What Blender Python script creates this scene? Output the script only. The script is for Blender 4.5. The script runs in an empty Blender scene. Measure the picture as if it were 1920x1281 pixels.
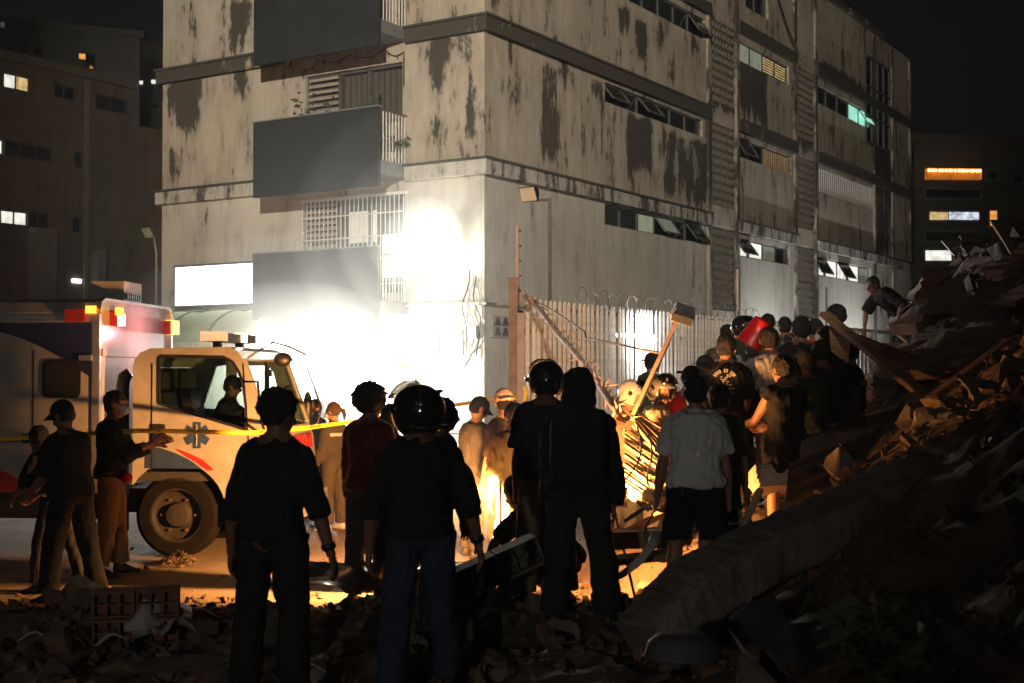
import bpy, bmesh, math, random
from mathutils import Vector, Matrix, noise
from mathutils.geometry import tessellate_polygon
random.seed(7)
R = math.radians
scene = bpy.context.scene
C = scene.collection

# ---------------------------------------------------------------- camera
CAMZ = 2.07
cd = bpy.data.cameras.new('camera'); cam = bpy.data.objects.new('camera', cd); C.objects.link(cam)
cd.sensor_width = 36.0; cd.lens = 46.05; cd.clip_start = 0.1; cd.clip_end = 2000
PITCH = R(1.271)
cam.location = (0, 0, CAMZ); cam.rotation_euler = (R(90) + PITCH, 0, 0)
cd.dof.use_dof = True; cd.dof.focus_distance = 15.0; cd.dof.aperture_fstop = 3.5
scene.camera = cam

# ---------------------------------------------------------------- night sky, faint moon, exposure
w = bpy.data.worlds.new('World'); scene.world = w; w.use_nodes = True
nt = w.node_tree; bg = nt.nodes['Background']
sky = nt.nodes.new('ShaderNodeTexSky'); sky.sky_type = 'NISHITA'; sky.sun_disc = False
sky.sun_elevation = R(12); sky.sun_rotation = R(200); sky.dust_density = 4.0
hs = nt.nodes.new('ShaderNodeHueSaturation'); hs.inputs['Saturation'].default_value = 0.22
nt.links.new(sky.outputs[0], hs.inputs['Color']); nt.links.new(hs.outputs[0], bg.inputs[0])
bg.inputs[1].default_value = 0.0009
sd = bpy.data.lights.new('moon', 'SUN'); sd.energy = 0.006; sd.angle = R(8); sd.color = (1.0, 0.93, 0.82)
so = bpy.data.objects.new('moon', sd); C.objects.link(so)
so.rotation_euler = (R(58), 0, R(-25))
scene.view_settings.view_transform = 'Standard'; scene.view_settings.look = 'None'
scene.view_settings.exposure = 0.0; scene.view_settings.gamma = 1.0
scene.render.engine = 'CYCLES'
cy = scene.cycles
cy.use_denoising = True
try: cy.denoiser = 'OPENIMAGEDENOISE'
except Exception: pass
cy.use_adaptive_sampling = True; cy.adaptive_threshold = .05
cy.max_bounces = 4; cy.diffuse_bounces = 2; cy.glossy_bounces = 2; cy.transmission_bounces = 4
cy.transparent_max_bounces = 12; cy.volume_bounces = 0
cy.sample_clamp_indirect = 4.0; cy.sample_clamp_direct = 0.0
cy.caustics_reflective = False; cy.caustics_refractive = False

# ---------------------------------------------------------------- helpers
F = 2456.0
def ray(px, py):
    x = (px-960)/F; y = (640.5-py)/F
    return Vector((x, math.cos(PITCH) - y*math.sin(PITCH), math.sin(PITCH) + y*math.cos(PITCH)))
def P(px, py, Y):
    d = ray(px, py)
    return Vector((0, 0, CAMZ)) + d*(Y/d.y)

class Frame:
    """vertical plane frame: u along the wall, d outward, z up"""
    def __init__(s, o, ux, n): s.o = Vector((o[0], o[1], 0)); s.u = Vector((ux[0], ux[1], 0)).normalized(); s.n = Vector((n[0], n[1], 0)).normalized()
    def pt(s, u, d, z): return s.o + s.u*u + s.n*d + Vector((0, 0, z))
    def uz(s, px, py, d=0.0):
        r = ray(px, py); c = Vector((0, 0, CAMZ)); o = s.o + s.n*d
        t = (o-c).dot(s.n)/r.dot(s.n); p = c + r*t
        return (p-s.o).dot(s.u), p.z
    def rect(s, x0, y0, x1, y1, d=0.0):
        a = s.uz(x0, y0, d); b = s.uz(x1, y1, d); return a[0], a[1], b[0], b[1]

class MB:
    def __init__(s): s.v = []; s.f = []
    def quad(s, a, b, c, d):
        i = len(s.v); s.v += [a, b, c, d]; s.f.append((i, i+1, i+2, i+3)); return s
    def hexa(s, p):
        i = len(s.v); s.v += [Vector(q) for q in p]
        for f in ((0,3,2,1),(4,5,6,7),(0,1,5,4),(1,2,6,5),(2,3,7,6),(3,0,4,7)): s.f.append(tuple(i+k for k in f))
        return s
    def box(s, lo, hi, m=None):
        x0,y0,z0 = lo; x1,y1,z1 = hi
        p = [Vector(q) for q in ((x0,y0,z0),(x1,y0,z0),(x1,y1,z0),(x0,y1,z0),(x0,y0,z1),(x1,y0,z1),(x1,y1,z1),(x0,y1,z1))]
        if m: p = [m @ q for q in p]
        return s.hexa(p)
    def fbox(s, fr, u0, u1, d0, d1, z0, z1):
        return s.hexa([fr.pt(u0,d0,z0), fr.pt(u1,d0,z0), fr.pt(u1,d1,z0), fr.pt(u0,d1,z0),
                       fr.pt(u0,d0,z1), fr.pt(u1,d0,z1), fr.pt(u1,d1,z1), fr.pt(u0,d1,z1)])
    def rings(s, rs, cap=True):
        i0 = len(s.v); n = len(rs[0])
        for r in rs: s.v += r
        for k in range(len(rs)-1):
            for j in range(n):
                a = i0+k*n+j; b = i0+k*n+(j+1) % n
                s.f.append((a, b, b+n, a+n))
        if cap:
            s.f.append(tuple(i0+j for j in reversed(range(n)))); e = i0+(len(rs)-1)*n
            s.f.append(tuple(e+j for j in range(n)))
        return s
    def tube(s, pts, rad, n=8, cap=True, flat=1.0, ref=None):
        pts = [Vector(p) for p in pts]
        if not isinstance(rad, (list, tuple)): rad = [rad]*len(pts)
        rs = []; prev = ref
        for k, p in enumerate(pts):
            t = (pts[min(k+1, len(pts)-1)] - pts[max(k-1, 0)])
            t = t.normalized() if t.length > 1e-9 else Vector((0,0,1))
            if prev is None: prev = Vector((1,0,0)) if abs(t.x) < .9 else Vector((0,1,0))
            a = (prev - t*prev.dot(t))
            a = a.normalized() if a.length > 1e-6 else t.orthogonal().normalized()
            b = t.cross(a); prev = a
            rs.append([p + a*(math.cos(2*math.pi*j/n)*rad[k]) + b*(math.sin(2*math.pi*j/n)*rad[k]*flat) for j in range(n)])
        return s.rings(rs, cap)
    def bar(s, a, b, wd, th, up=Vector((0,0,1))):
        a = Vector(a); b = Vector(b); t = (b-a).normalized()
        x = t.cross(up)
        x = x.normalized() if x.length > 1e-4 else t.orthogonal().normalized()
        y = x.cross(t)
        x = x*wd/2; y = y*th/2
        return s.hexa([a-x-y, a+x-y, a+x+y, a-x+y, b-x-y, b+x-y, b+x+y, b-x+y])
    def ell(s, c, r, m=None, nu=12, nv=8):
        c = Vector(c); i0 = len(s.v)
        q = lambda v: c + (m @ v if m else v)
        s.v.append(q(Vector((0,0,-r[2]))))
        for k in range(1, nv):
            t = -math.pi/2 + math.pi*k/nv
            for j in range(nu):
                a = 2*math.pi*j/nu
                s.v.append(q(Vector((r[0]*math.cos(t)*math.cos(a), r[1]*math.cos(t)*math.sin(a), r[2]*math.sin(t)))))
        s.v.append(q(Vector((0,0,r[2])))); top = len(s.v)-1
        for j in range(nu): s.f.append((i0, i0+1+(j+1) % nu, i0+1+j))
        for k in range(nv-2):
            for j in range(nu):
                a = i0+1+k*nu+j; b = i0+1+k*nu+(j+1) % nu
                s.f.append((a, b, b+nu, a+nu))
        e = i0+1+(nv-2)*nu
        for j in range(nu): s.f.append((e+j, e+(j+1) % nu, top))
        return s
    def plate(s, outer, holes, fn, t0, t1):
        """flat plate with holes; outer/holes are 2D lists, fn(a,b,t)->point"""
        loops = [outer]+list(holes); flat = [q for l in loops for q in l]
        tris = tessellate_polygon([[Vector((q[0], q[1], 0)) for q in l] for l in loops])
        i0 = len(s.v); n = len(flat)
        s.v += [fn(q[0], q[1], t0) for q in flat] + [fn(q[0], q[1], t1) for q in flat]
        for t in tris: s.f.append((i0+t[0], i0+t[1], i0+t[2])); s.f.append((i0+n+t[2], i0+n+t[1], i0+n+t[0]))
        k = i0
        for l in loops:
            m = len(l)
            for j in range(m):
                a = k+j; b = k+(j+1) % m; s.f.append((a, b, b+n, a+n))
            k += m
        return s

def mesh_of(name, mb):
    me = bpy.data.meshes.new(name); me.from_pydata([tuple(v) for v in mb.v], [], mb.f)
    bm = bmesh.new(); bm.from_mesh(me); bmesh.ops.recalc_face_normals(bm, faces=bm.faces); bm.to_mesh(me); bm.free()
    return me
def obj(name, mb, mat, parent=None, smooth=False, label=None, cat=None, group=None, kind=None, recentre=True):
    me = mb if isinstance(mb, bpy.types.Mesh) else mesh_of(name, mb)
    o = bpy.data.objects.new(name, me); C.objects.link(o)
    if mat is not None and len(me.materials) == 0: me.materials.append(mat)
    if smooth: me.shade_smooth()
    if parent is not None:
        o.parent = parent; o.matrix_parent_inverse = (PM(parent)).inverted()
    if label: o['label'] = label
    if cat: o['category'] = cat
    if group: o['group'] = group
    if kind: o['kind'] = kind
    return o
_pm = {}
def PM(p): return _pm.get(p.name, Matrix.Identity(4))
def thing(name, label, cat, loc=(0,0,0), group=None):
    o = bpy.data.objects.new(name, None); C.objects.link(o); o.location = loc; o.empty_display_size = .1
    o['label'] = label; o['category'] = cat
    if group: o['group'] = group
    _pm[o.name] = Matrix.Translation(Vector(loc))
    return o

# ---------------------------------------------------------------- materials
_M = {}
def mat(name, col=(.5,.5,.5), rough=.7, metal=0.0, var=.25, nscale=6.0, bump=.15, bscale=40.0, emit=None, estr=0.0, stretch=(1,1,1), spec=.5, col2=None, coat=0.0):
    if name in _M: return _M[name]
    m = bpy.data.materials.new(name); m.use_nodes = True; t = m.node_tree; b = t.nodes['Principled BSDF']
    b.inputs['Roughness'].default_value = rough; b.inputs['Metallic'].default_value = metal
    b.inputs['Specular IOR Level'].default_value = spec; b.inputs['Coat Weight'].default_value = coat
    tc = t.nodes.new('ShaderNodeTexCoord'); mp = t.nodes.new('ShaderNodeMapping'); mp.inputs['Scale'].default_value = stretch
    t.links.new(tc.outputs['Object'], mp.inputs[0])
    n = t.nodes.new('ShaderNodeTexNoise'); n.inputs['Scale'].default_value = nscale; n.inputs['Detail'].default_value = 6; n.inputs['Roughness'].default_value = .62
    t.links.new(mp.outputs[0], n.inputs['Vector'])
    cr = t.nodes.new('ShaderNodeValToRGB'); cr.color_ramp.elements[0].position = .3; cr.color_ramp.elements[1].position = .7
    c2 = col2 if col2 else tuple(min(1, c*(1+var*.6)) for c in col); c1 = col if col2 else tuple(c*(1-var) for c in col)
    cr.color_ramp.elements[0].color = (*c1, 1); cr.color_ramp.elements[1].color = (*c2, 1)
    t.links.new(n.outputs[0], cr.inputs[0]); t.links.new(cr.outputs[0], b.inputs['Base Color'])
    if bump > 0:
        n2 = t.nodes.new('ShaderNodeTexNoise'); n2.inputs['Scale'].default_value = bscale; n2.inputs['Detail'].default_value = 4
        t.links.new(mp.outputs[0], n2.inputs['Vector'])
        bp = t.nodes.new('ShaderNodeBump'); bp.inputs['Strength'].default_value = bump; bp.inputs['Distance'].default_value = .02
        t.links.new(n2.outputs[0], bp.inputs['Height']); t.links.new(bp.outputs[0], b.inputs['Normal'])
    if emit:
        b.inputs['Emission Color'].default_value = (*emit, 1); b.inputs['Emission Strength'].default_value = estr
    _M[name] = m; return m

def wallmat(name, col, dark, smp=1.0):
    """plaster with mould stains whose shapes come from the float attribute 'stain' broken up by streaky noise"""
    m = bpy.data.materials.new(name); m.use_nodes = True; t = m.node_tree; b = t.nodes['Principled BSDF']
    b.inputs['Roughness'].default_value = .9; b.inputs['Specular IOR Level'].default_value = .2
    L = t.links.new
    tc = t.nodes.new('ShaderNodeTexCoord')
    def nz(scale, st, det=7, ro=.65):
        mp = t.nodes.new('ShaderNodeMapping'); mp.inputs['Scale'].default_value = st; L(tc.outputs['Object'], mp.inputs[0])
        n = t.nodes.new('ShaderNodeTexNoise'); n.inputs['Scale'].default_value = scale; n.inputs['Detail'].default_value = det; n.inputs['Roughness'].default_value = ro
        L(mp.outputs[0], n.inputs[0]); return n.outputs[0]
    def math_(op, a, bb, clamp=False):
        q = t.nodes.new('ShaderNodeMath'); q.operation = op; q.use_clamp = clamp
        for k, x in enumerate((a, bb)):
            if isinstance(x, (int, float)): q.inputs[k].default_value = x
            else: L(x, q.inputs[k])
        return q.outputs[0]
    at = t.nodes.new('ShaderNodeAttribute'); at.attribute_name = 'stain'
    streak = nz(3.6, (1,1,.17)); fine = nz(8.0, (1,1,.45), 9, .8); big = nz(.35, (1,1,.7), 4); blot = nz(1.3, (1,1,.6), 6, .6)
    s = math_('ADD', math_('MULTIPLY', streak, 1.5), math_('MULTIPLY', fine, 1.0))
    v = math_('ADD', math_('MULTIPLY', at.outputs['Fac'], .66), math_('ADD', math_('SUBTRACT', s, 1.05), math_('MULTIPLY', blot, 1.0)))
    cr = t.nodes.new('ShaderNodeValToRGB'); cr.color_ramp.elements[0].position = .0; cr.color_ramp.elements[1].position = 1.0
    mr = t.nodes.new('ShaderNodeMapRange'); mr.inputs[1].default_value = 1.0; mr.inputs[2].default_value = 1.16; mr.inputs[4].default_value = .93; L(v, mr.inputs[0])
    mr2 = t.nodes.new('ShaderNodeMapRange'); mr2.inputs[1].default_value = .62; mr2.inputs[2].default_value = 1.10; mr2.inputs[4].default_value = .60; L(v, mr2.inputs[0])
    # base plaster tone variation
    c0 = t.nodes.new('ShaderNodeValToRGB'); e = c0.color_ramp.elements; e[0].position = .32; e[1].position = .68
    e[0].color = (*[c*.78 for c in col], 1); e[1].color = (*col, 1); L(big, c0.inputs[0])
    x1 = t.nodes.new('ShaderNodeMixRGB'); L(mr2.outputs[0], x1.inputs[0]); L(c0.outputs[0], x1.inputs[1]); x1.inputs[2].default_value = (*[c*.45 for c in col], 1)
    x2 = t.nodes.new('ShaderNodeMixRGB'); L(mr.outputs[0], x2.inputs[0]); L(x1.outputs[0], x2.inputs[1]); x2.inputs[2].default_value = (*dark, 1)
    L(x2.outputs[0], b.inputs['Base Color'])
    bp = t.nodes.new('ShaderNodeBump'); bp.inputs['Strength'].default_value = .25; bp.inputs['Distance'].default_value = .02
    L(fine, bp.inputs['Height']); L(bp.outputs[0], b.inputs['Normal'])
    _M[name] = m; return m

def glassmat(name, tint=(.8,.85,.85), refl=.12, rough=.03):
    m = bpy.data.materials.new(name); m.use_nodes = True; t = m.node_tree
    for n in list(t.nodes):
        if n.type != 'OUTPUT_MATERIAL': t.nodes.remove(n)
    out = [n for n in t.nodes if n.type == 'OUTPUT_MATERIAL'][0]
    tr = t.nodes.new('ShaderNodeBsdfTransparent'); tr.inputs[0].default_value = (*tint, 1)
    gl = t.nodes.new('ShaderNodeBsdfGlossy'); gl.inputs['Roughness'].default_value = rough
    nz = t.nodes.new('ShaderNodeTexNoise'); nz.inputs['Scale'].default_value = 3.0
    mr = t.nodes.new('ShaderNodeMapRange'); mr.inputs[3].default_value = refl*.6; mr.inputs[4].default_value = refl*1.4
    t.links.new(nz.outputs[0], mr.inputs[0])
    mx = t.nodes.new('ShaderNodeMixShader'); t.links.new(mr.outputs[0], mx.inputs[0])
    t.links.new(tr.outputs[0], mx.inputs[1]); t.links.new(gl.outputs[0], mx.inputs[2]); t.links.new(mx.outputs[0], out.inputs[0])
    _M[name] = m; return m

def light(name, kind, loc, power, col, size=.1, aim=None, cone=None, blend=.3):
    l = bpy.data.lights.new(name, kind); l.energy = power; l.color = col
    if kind == 'AREA': l.size = size
    else: l.shadow_soft_size = size
    if cone: l.spot_size = R(cone); l.spot_blend = blend
    o = bpy.data.objects.new(name, l); C.objects.link(o); o.location = loc
    if aim is not None: o.rotation_euler = (Vector(aim)-Vector(loc)).to_track_quat('-Z', 'Y').to_euler()
    return o

# text is built as a curve, meshed in the batch step at the end
TEXTS = []
def text(name, s, size, origin, xdir, ydir, mat_, parent, ext=.003, centre=True):
    cu = bpy.data.curves.new(name, 'FONT'); cu.body = s; cu.size = size; cu.extrude = ext
    if centre: cu.align_x = 'CENTER'; cu.align_y = 'CENTER'
    o = bpy.data.objects.new(name, cu); C.objects.link(o)
    x = Vector(xdir).normalized(); y = Vector(ydir).normalized(); z = x.cross(y)
    m = Matrix((x, y, z)).transposed().to_4x4(); m.translation = Vector(origin)
    TEXTS.append((o, m, name, mat_, parent)); return o
REMESH = []

def inst(name, me, m4, parent=None, **kw):
    o = obj(name, me, None, parent, **kw); o.matrix_basis = m4; return o
def fmat(fr, u, d, z, sx=1, sz=1):
    """matrix placing a local mesh (x along wall, y outward, z up) on a frame"""
    x = fr.u*sx; y = fr.n; zz = Vector((0,0,1))*sz
    m = Matrix((x, y, zz)).transposed().to_4x4(); m.translation = fr.pt(u, d, z); return m

# ================================================================ materials of the setting
M_wall = wallmat('stained_plaster', (.45,.39,.31), (.04,.037,.031))
M_low = wallmat('pale_lower_plaster', (.52,.49,.42), (.05,.046,.04))
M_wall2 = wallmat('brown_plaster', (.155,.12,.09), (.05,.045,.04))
M_ledge = M_wall
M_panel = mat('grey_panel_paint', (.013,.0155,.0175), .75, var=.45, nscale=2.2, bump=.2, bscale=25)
M_frame = mat('window_frame_metal', (.10,.10,.095), .5, .3)
M_white = mat('white_painted_metal', (.62,.60,.55), .5, var=.2, nscale=9)
M_darkglass = mat('dark_window_glass', (.022,.024,.026), .12, var=.5, nscale=1.3, bump=.02, bscale=3)
M_dark = mat('dark_interior', (.02,.019,.017), .9)
M_conc = mat('weathered_concrete', (.17,.145,.12), .92, var=.45, nscale=3.5, bump=.5, bscale=22)
M_dust = mat('dusty_concrete_rubble', (.125,.085,.058), .95, var=.5, nscale=2.5, bump=.6, bscale=18)
M_brick = mat('red_clay', (.17,.075,.042), .9, var=.4, nscale=8, bump=.4)
M_wood = mat('rough_timber', (.30,.19,.10), .8, var=.5, nscale=5, stretch=(1,1,8), bump=.3)
M_rust = mat('rusty_steel', (.13,.075,.05), .65, .4, var=.5, nscale=12, bump=.3)
M_black = mat('black_plastic', (.015,.015,.015), .4, var=.2)
M_rubber = mat('tyre_rubber', (.007,.0065,.006), .9, var=.3, bump=.3, spec=.1)
M_pale = mat('palisade_paint', (.66,.61,.54), .55, var=.3, nscale=14, bump=.15)
M_leaf = mat('leaf_green', (.045,.075,.022), .6, var=.5, nscale=9)
def emat(name, col, s, var=.0, nscale=4.0):
    if name in _M: return _M[name]
    m = bpy.data.materials.new(name); m.use_nodes = True; t = m.node_tree; b = t.nodes['Principled BSDF']
    b.inputs['Base Color'].default_value = (*[c*.5 for c in col], 1); b.inputs['Roughness'].default_value = .5
    n = t.nodes.new('ShaderNodeTexNoise'); n.inputs['Scale'].default_value = nscale; n.inputs['Detail'].default_value = 3
    tc = t.nodes.new('ShaderNodeTexCoord'); t.links.new(tc.outputs['Object'], n.inputs[0])
    mr = t.nodes.new('ShaderNodeMapRange'); mr.inputs[1].default_value = .3; mr.inputs[2].default_value = .7
    mr.inputs[3].default_value = s*(1-var); mr.inputs[4].default_value = s*(1+var); t.links.new(n.outputs[0], mr.inputs[0])
    b.inputs['Emission Color'].default_value = (*col, 1); t.links.new(mr.outputs[0], b.inputs['Emission Strength'])
    m.cycles.emission_sampling = 'NONE' if (s < 2 or s > 3) else 'AUTO'
    _M[name] = m; return m
E_white = emat('lit_window_white', (.95,.95,.85), .95, .3)
E_warm = emat('lit_window_warm', (1,.72,.32), .55, .5, 6)
E_orange = emat('lit_window_orange', (1,.42,.08), .8, .4, 6)
E_green = emat('lit_window_pale_green', (.62,.72,.52), .18, .3)
E_teal = emat('lit_window_teal', (.42,.95,.75), .75, .25)
E_dim = emat('lit_window_dim', (.55,.6,.5), .12, .4)
E_lamp = emat('floodlight_lens', (1,.98,.93), 60)
E_hot = emat('work_lamp_lens', (1,.62,.25), 45)
E_sign = emat('lightbox_face', (.97,1,.95), 2.6, .05)

# ================================================================ ground and road
def road_mat():
    m = bpy.data.materials.new('dusty_asphalt'); m.use_nodes = True; t = m.node_tree; b = t.nodes['Principled BSDF']
    b.inputs['Roughness'].default_value = .85; L = t.links.new
    tc = t.nodes.new('ShaderNodeTexCoord')
    def nz(s, d=6):
        n = t.nodes.new('ShaderNodeTexNoise'); n.inputs['Scale'].default_value = s; n.inputs['Detail'].default_value = d; n.inputs['Roughness'].default_value = .65
        L(tc.outputs['Object'], n.inputs[0]); return n
    a = nz(.7); c = nz(60, 3); e = nz(5)
    cr = t.nodes.new('ShaderNodeValToRGB'); cr.color_ramp.elements[0].position = .35; cr.color_ramp.elements[1].position = .65
    cr.color_ramp.elements[0].color = (.12,.10,.078,1); cr.color_ramp.elements[1].color = (.27,.215,.155,1)
    mx = t.nodes.new('ShaderNodeMixRGB'); mx.inputs[0].default_value = .4; L(a.outputs[0], mx.inputs[1]); L(e.outputs[0], mx.inputs[2])
    L(mx.outputs[0], cr.inputs[0]); L(cr.outputs[0], b.inputs['Base Color'])
    bp = t.nodes.new('ShaderNodeBump'); bp.inputs['Strength'].default_value = .5; bp.inputs['Distance'].default_value = .015
    L(c.outputs[0], bp.inputs['Height']); L(bp.outputs[0], b.inputs['Normal'])
    return m
M_road = road_mat()
g = MB(); g.quad(Vector((-300,-100,0)), Vector((300,-100,0)), Vector((300,500,0)), Vector((-300,500,0)))
obj('ground', g, M_road, kind='structure')

# ================================================================ main apartment building
CX0, CY0 = -0.572, 27.0
L_ = (-0.8445, 0.5357); R_ = (0.5357, 0.8445)
FA = Frame((CX0, CY0), L_, (-0.5357, -0.8445))
FB = Frame((CX0, CY0), R_, (0.8445, -0.5357))
bld = thing('apartment_building', 'stained beige corner apartment block with grey balcony panels and dark mould streaks', 'building', (CX0, CY0, 0))
LEN_A, LEN_B = 9.5, 31.7
ZL = [3.48, 6.43, 9.40, 12.36]          # ledge levels
ROOF = 14.9

def wallgrid(name, fr, u0, u1, z0, z1, openings, stains, material, parent, cell=.16, rev=.22, base=0.0):
    us = {u0, u1}; zs = {z0, z1}
    for o in openings: us |= {o[0], o[2]}; zs |= {o[1], o[3]}
    def fill(s):
        s = sorted(s); r = []
        for a, b in zip(s, s[1:]):
            n = max(1, int(math.ceil((b-a)/cell)))
            r += [a+(b-a)*k/n for k in range(n)]
        return r+[s[-1]]
    us = fill(us); zs = fill(zs)
    mb = MB(); vals = []; idx = {}
    def stain(u, z):
        v = base
        for (a, c, b, d, s) in stains:
            lo, hi = min(a,b), max(a,b); zl, zh = min(c,d), max(c,d)
            e = .22+.15*noise.noise(Vector((u*1.7,z*1.1,7))); fx = min(1, max(0, min(u-lo, hi-u)/.35+e+.15)); fz = min(1, max(0, min((z-zl)/.8, (zh-z)/.25)+e+.1))
            v = max(v, s*fx*fz)
        return v
    def vi(i, j):
        k = (i, j)
        if k not in idx:
            idx[k] = len(mb.v); mb.v.append(fr.pt(us[i], 0, zs[j])); vals.append(stain(us[i], zs[j]))
        return idx[k]
    for i in range(len(us)-1):
        um = (us[i]+us[i+1])/2
        for j in range(len(zs)-1):
            zm = (zs[j]+zs[j+1])/2
            if any(o[0] < um < o[2] and o[1] < zm < o[3] for o in openings): continue
            mb.f.append((vi(i,j), vi(i+1,j), vi(i+1,j+1), vi(i,j+1)))
    for (a, c, b, d) in openings:
        for q in (((a,c),(b,c)), ((b,c),(b,d)), ((b,d),(a,d)), ((a,d),(a,c))):
            k = len(mb.v)
            for (uu, zz), dd in ((q[0],0), (q[1],0), (q[1],-rev), (q[0],-rev)):
                mb.v.append(fr.pt(uu, dd, zz)); vals.append(.35)
            mb.f.append((k, k+1, k+2, k+3))
    me = bpy.data.meshes.new(name); me.from_pydata([tuple(v) for v in mb.v], [], mb.f)
    at = me.attributes.new('stain', 'FLOAT', 'POINT'); at.data.foreach_set('value', vals)
    me.materials.append(material)
    return obj(name, me, None, parent)

def stained(o, val):
    me = o.data; at = me.attributes.new('stain', 'FLOAT', 'POINT'); at.data.foreach_set('value', [val]*len(me.vertices))
    return o

def srt(fr, x0, y0, x1, y1, d=0.0):
    u0, z0, u1, z1 = fr.rect(x0, y0, x1, y1, d)
    return (min(u0,u1), min(z0,z1), max(u0,u1), max(z0,z1))

# ---- left face (A): openings
winA3 = (2.12, 7.45, 4.90, 8.74)
winA2 = (2.05, 3.75, 4.95, 5.87)
winA4 = (2.12, 10.35, 4.90, 11.7)
doorA = (2.0, 0.02, 4.6, 2.45)
opA = [winA2, winA3, winA4, doorA]
stA = [(315,150,382,255,.95),(428,0,472,98,.95),(330,0,350,70,.6),(356,30,376,92,.65),(433,128,475,195,.95),(489,128,503,208,.8),
       (525,118,546,255,.6),(308,268,348,352,.62),(345,280,376,345,.7),(430,262,446,342,.6),(795,66,846,178,1.0),(864,55,889,130,.95),
       (793,215,832,300,.55),(866,225,884,295,.42),(440,0,470,60,.9),(310,60,330,130,.55),(310,155,330,240,.75)]
stA = [(*FA.uz(a,b), *FA.uz(c,d), s) for (a,b,c,d,s) in stA]
def runs(n, umax, seed):
    rg_ = random.Random(seed); out = []
    for k in range(n):
        zt = rg_.choice([6.13, 9.10, 12.02, 12.02, 9.10, 8.4, 5.4, 11.2]); u = rg_.uniform(.1, umax); w_ = rg_.choice((.05,.08,.12,.2,.32)); l = rg_.uniform(.25, 1.9)
        out.append((u, zt-l, u+w_, zt+.06, rg_.uniform(.55,.95)))
    return out
stA += runs(34, LEN_A, 3)
wallgrid('wall', FA, 0, LEN_A, 0, 6.2, [doorA, winA2], stA, M_low, bld, base=.02)
wallgrid('wall', FA, 0, LEN_A, 6.2, ROOF, [winA3, winA4], stA, M_wall, bld, base=.20)
# ---- right face (B): bays, piers
def bwin(x0, yt, x1, h):
    u0, z1 = FB.uz(x0, yt); u1, _ = FB.uz(x1, 300); return (u0, z1-h, u1, z1)
wB = {
 'b1f2': bwin(1134, 382, 1318, .50), 'b1f3': bwin(1134, 154, 1318, .47), 'b1f4': (FB.uz(1180,100)[0], 11.30, FB.uz(1322,100)[0], 11.86),
 'b2f2': bwin(1383, 446, 1481, .52), 'b2f3': bwin(1384, 256, 1484, .58), 'b2f4': bwin(1386, 74, 1480, .62),
 'b3f2': bwin(1530, 481, 1632, .62), 'b3f3': bwin(1530, 313, 1636, .80), 'b3f4': bwin(1532, 158, 1633, .62),
 'b2f5': (FB.uz(1398,10)[0], 12.95, FB.uz(1441,10)[0], 13.9),
}
p1 = (FB.uz(1328,400)[0], FB.uz(1381,400)[0]); p2 = (FB.uz(1490,400)[0], FB.uz(1529,400)[0])
piers = []
for k in range(4):
    z0 = [.5, 3.78, 6.75, 9.72][k]; z1 = [3.10, 6.15, 9.10, 12.05][k]
    piers += [(p1[0]+.08, z0, p1[1]-.08, z1), (p2[0]+.08, z0, p2[1]-.08, z1)]
opB = list(wB.values()) + piers
stB = [(1010,108,1050,312,.92),(1050,115,1076,190,.7),(1104,140,1136,205,.92),(1173,208,1226,335,1.0),(1238,235,1330,405,.85),(1158,0,1186,82,.8),
       (1190,30,1216,142,.9),(1236,50,1252,95,.6),(1138,82,1172,132,.62),(1240,128,1268,172,.7),(1294,60,1312,130,.6),(1384,95,1442,245,1.05),
       (1440,120,1482,240,.35),(1638,215,1672,402,1.0),(1637,370,1668,500,.8),(1536,350,1640,402,.6),(1398,300,1424,352,.6),(1600,215,1640,260,.55),
       (1030,300,1042,330,.3),(1450,395,1486,420,.3),(1676,235,1712,330,.4),(1545,200,1560,235,.5),(1100,150,1135,185,.8),(1390,330,1400,380,.4),
       (1330,30,1384,235,1.0),(1490,130,1530,300,.9),(1532,150,1640,170,.9)]
stB = [(*FB.uz(a,b), *FB.uz(c,d), s) for (a,b,c,d,s) in stB]
stB += runs(110, LEN_B, 4)
wallgrid('wall', FB, 0, LEN_B, 0, 6.2, [o for o in opB if o[3] < 6.2], stB, M_low, bld, base=.05)
wallgrid('wall', FB, 0, LEN_B, 6.2, ROOF-.0, [o for o in opB if o[1] > 6.2], stB, M_wall, bld, base=.26)
# the two hidden sides, roof and inner dark core
bk = MB()
a = FA.pt(LEN_A,0,0); b_ = FB.pt(LEN_B,0,0); c_ = a + FB.u*LEN_B
for p, q in ((a, c_), (c_, b_)):
    bk.quad(p, q, q+Vector((0,0,ROOF)), p+Vector((0,0,ROOF)))
obj('rear_wall', bk, mat('rear_plaster', (.4,.35,.27), .9), bld)
rf = MB(); up = Vector((0,0,ROOF-.02)); o0 = FA.pt(0,0,0)
rf.quad(a+up, o0+up, b_+up, c_+up); obj('roof', rf, M_conc, bld)
core = MB()                                            # dark rooms behind the openings
i0 = FA.o + FA.u*.75 + FB.u*.75
def pc(s, t, z): return FA.o + FA.u*s + FB.u*t + Vector((0,0,z))
core.hexa([pc(.7,.7,.01), pc(9.3,.7,.01), pc(9.3,31.4,.01), pc(.7,31.4,.01), pc(.7,.7,14.7), pc(9.3,.7,14.7), pc(9.3,31.4,14.7), pc(.7,31.4,14.7)])
obj('interior', core, M_dark, bld)

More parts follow.
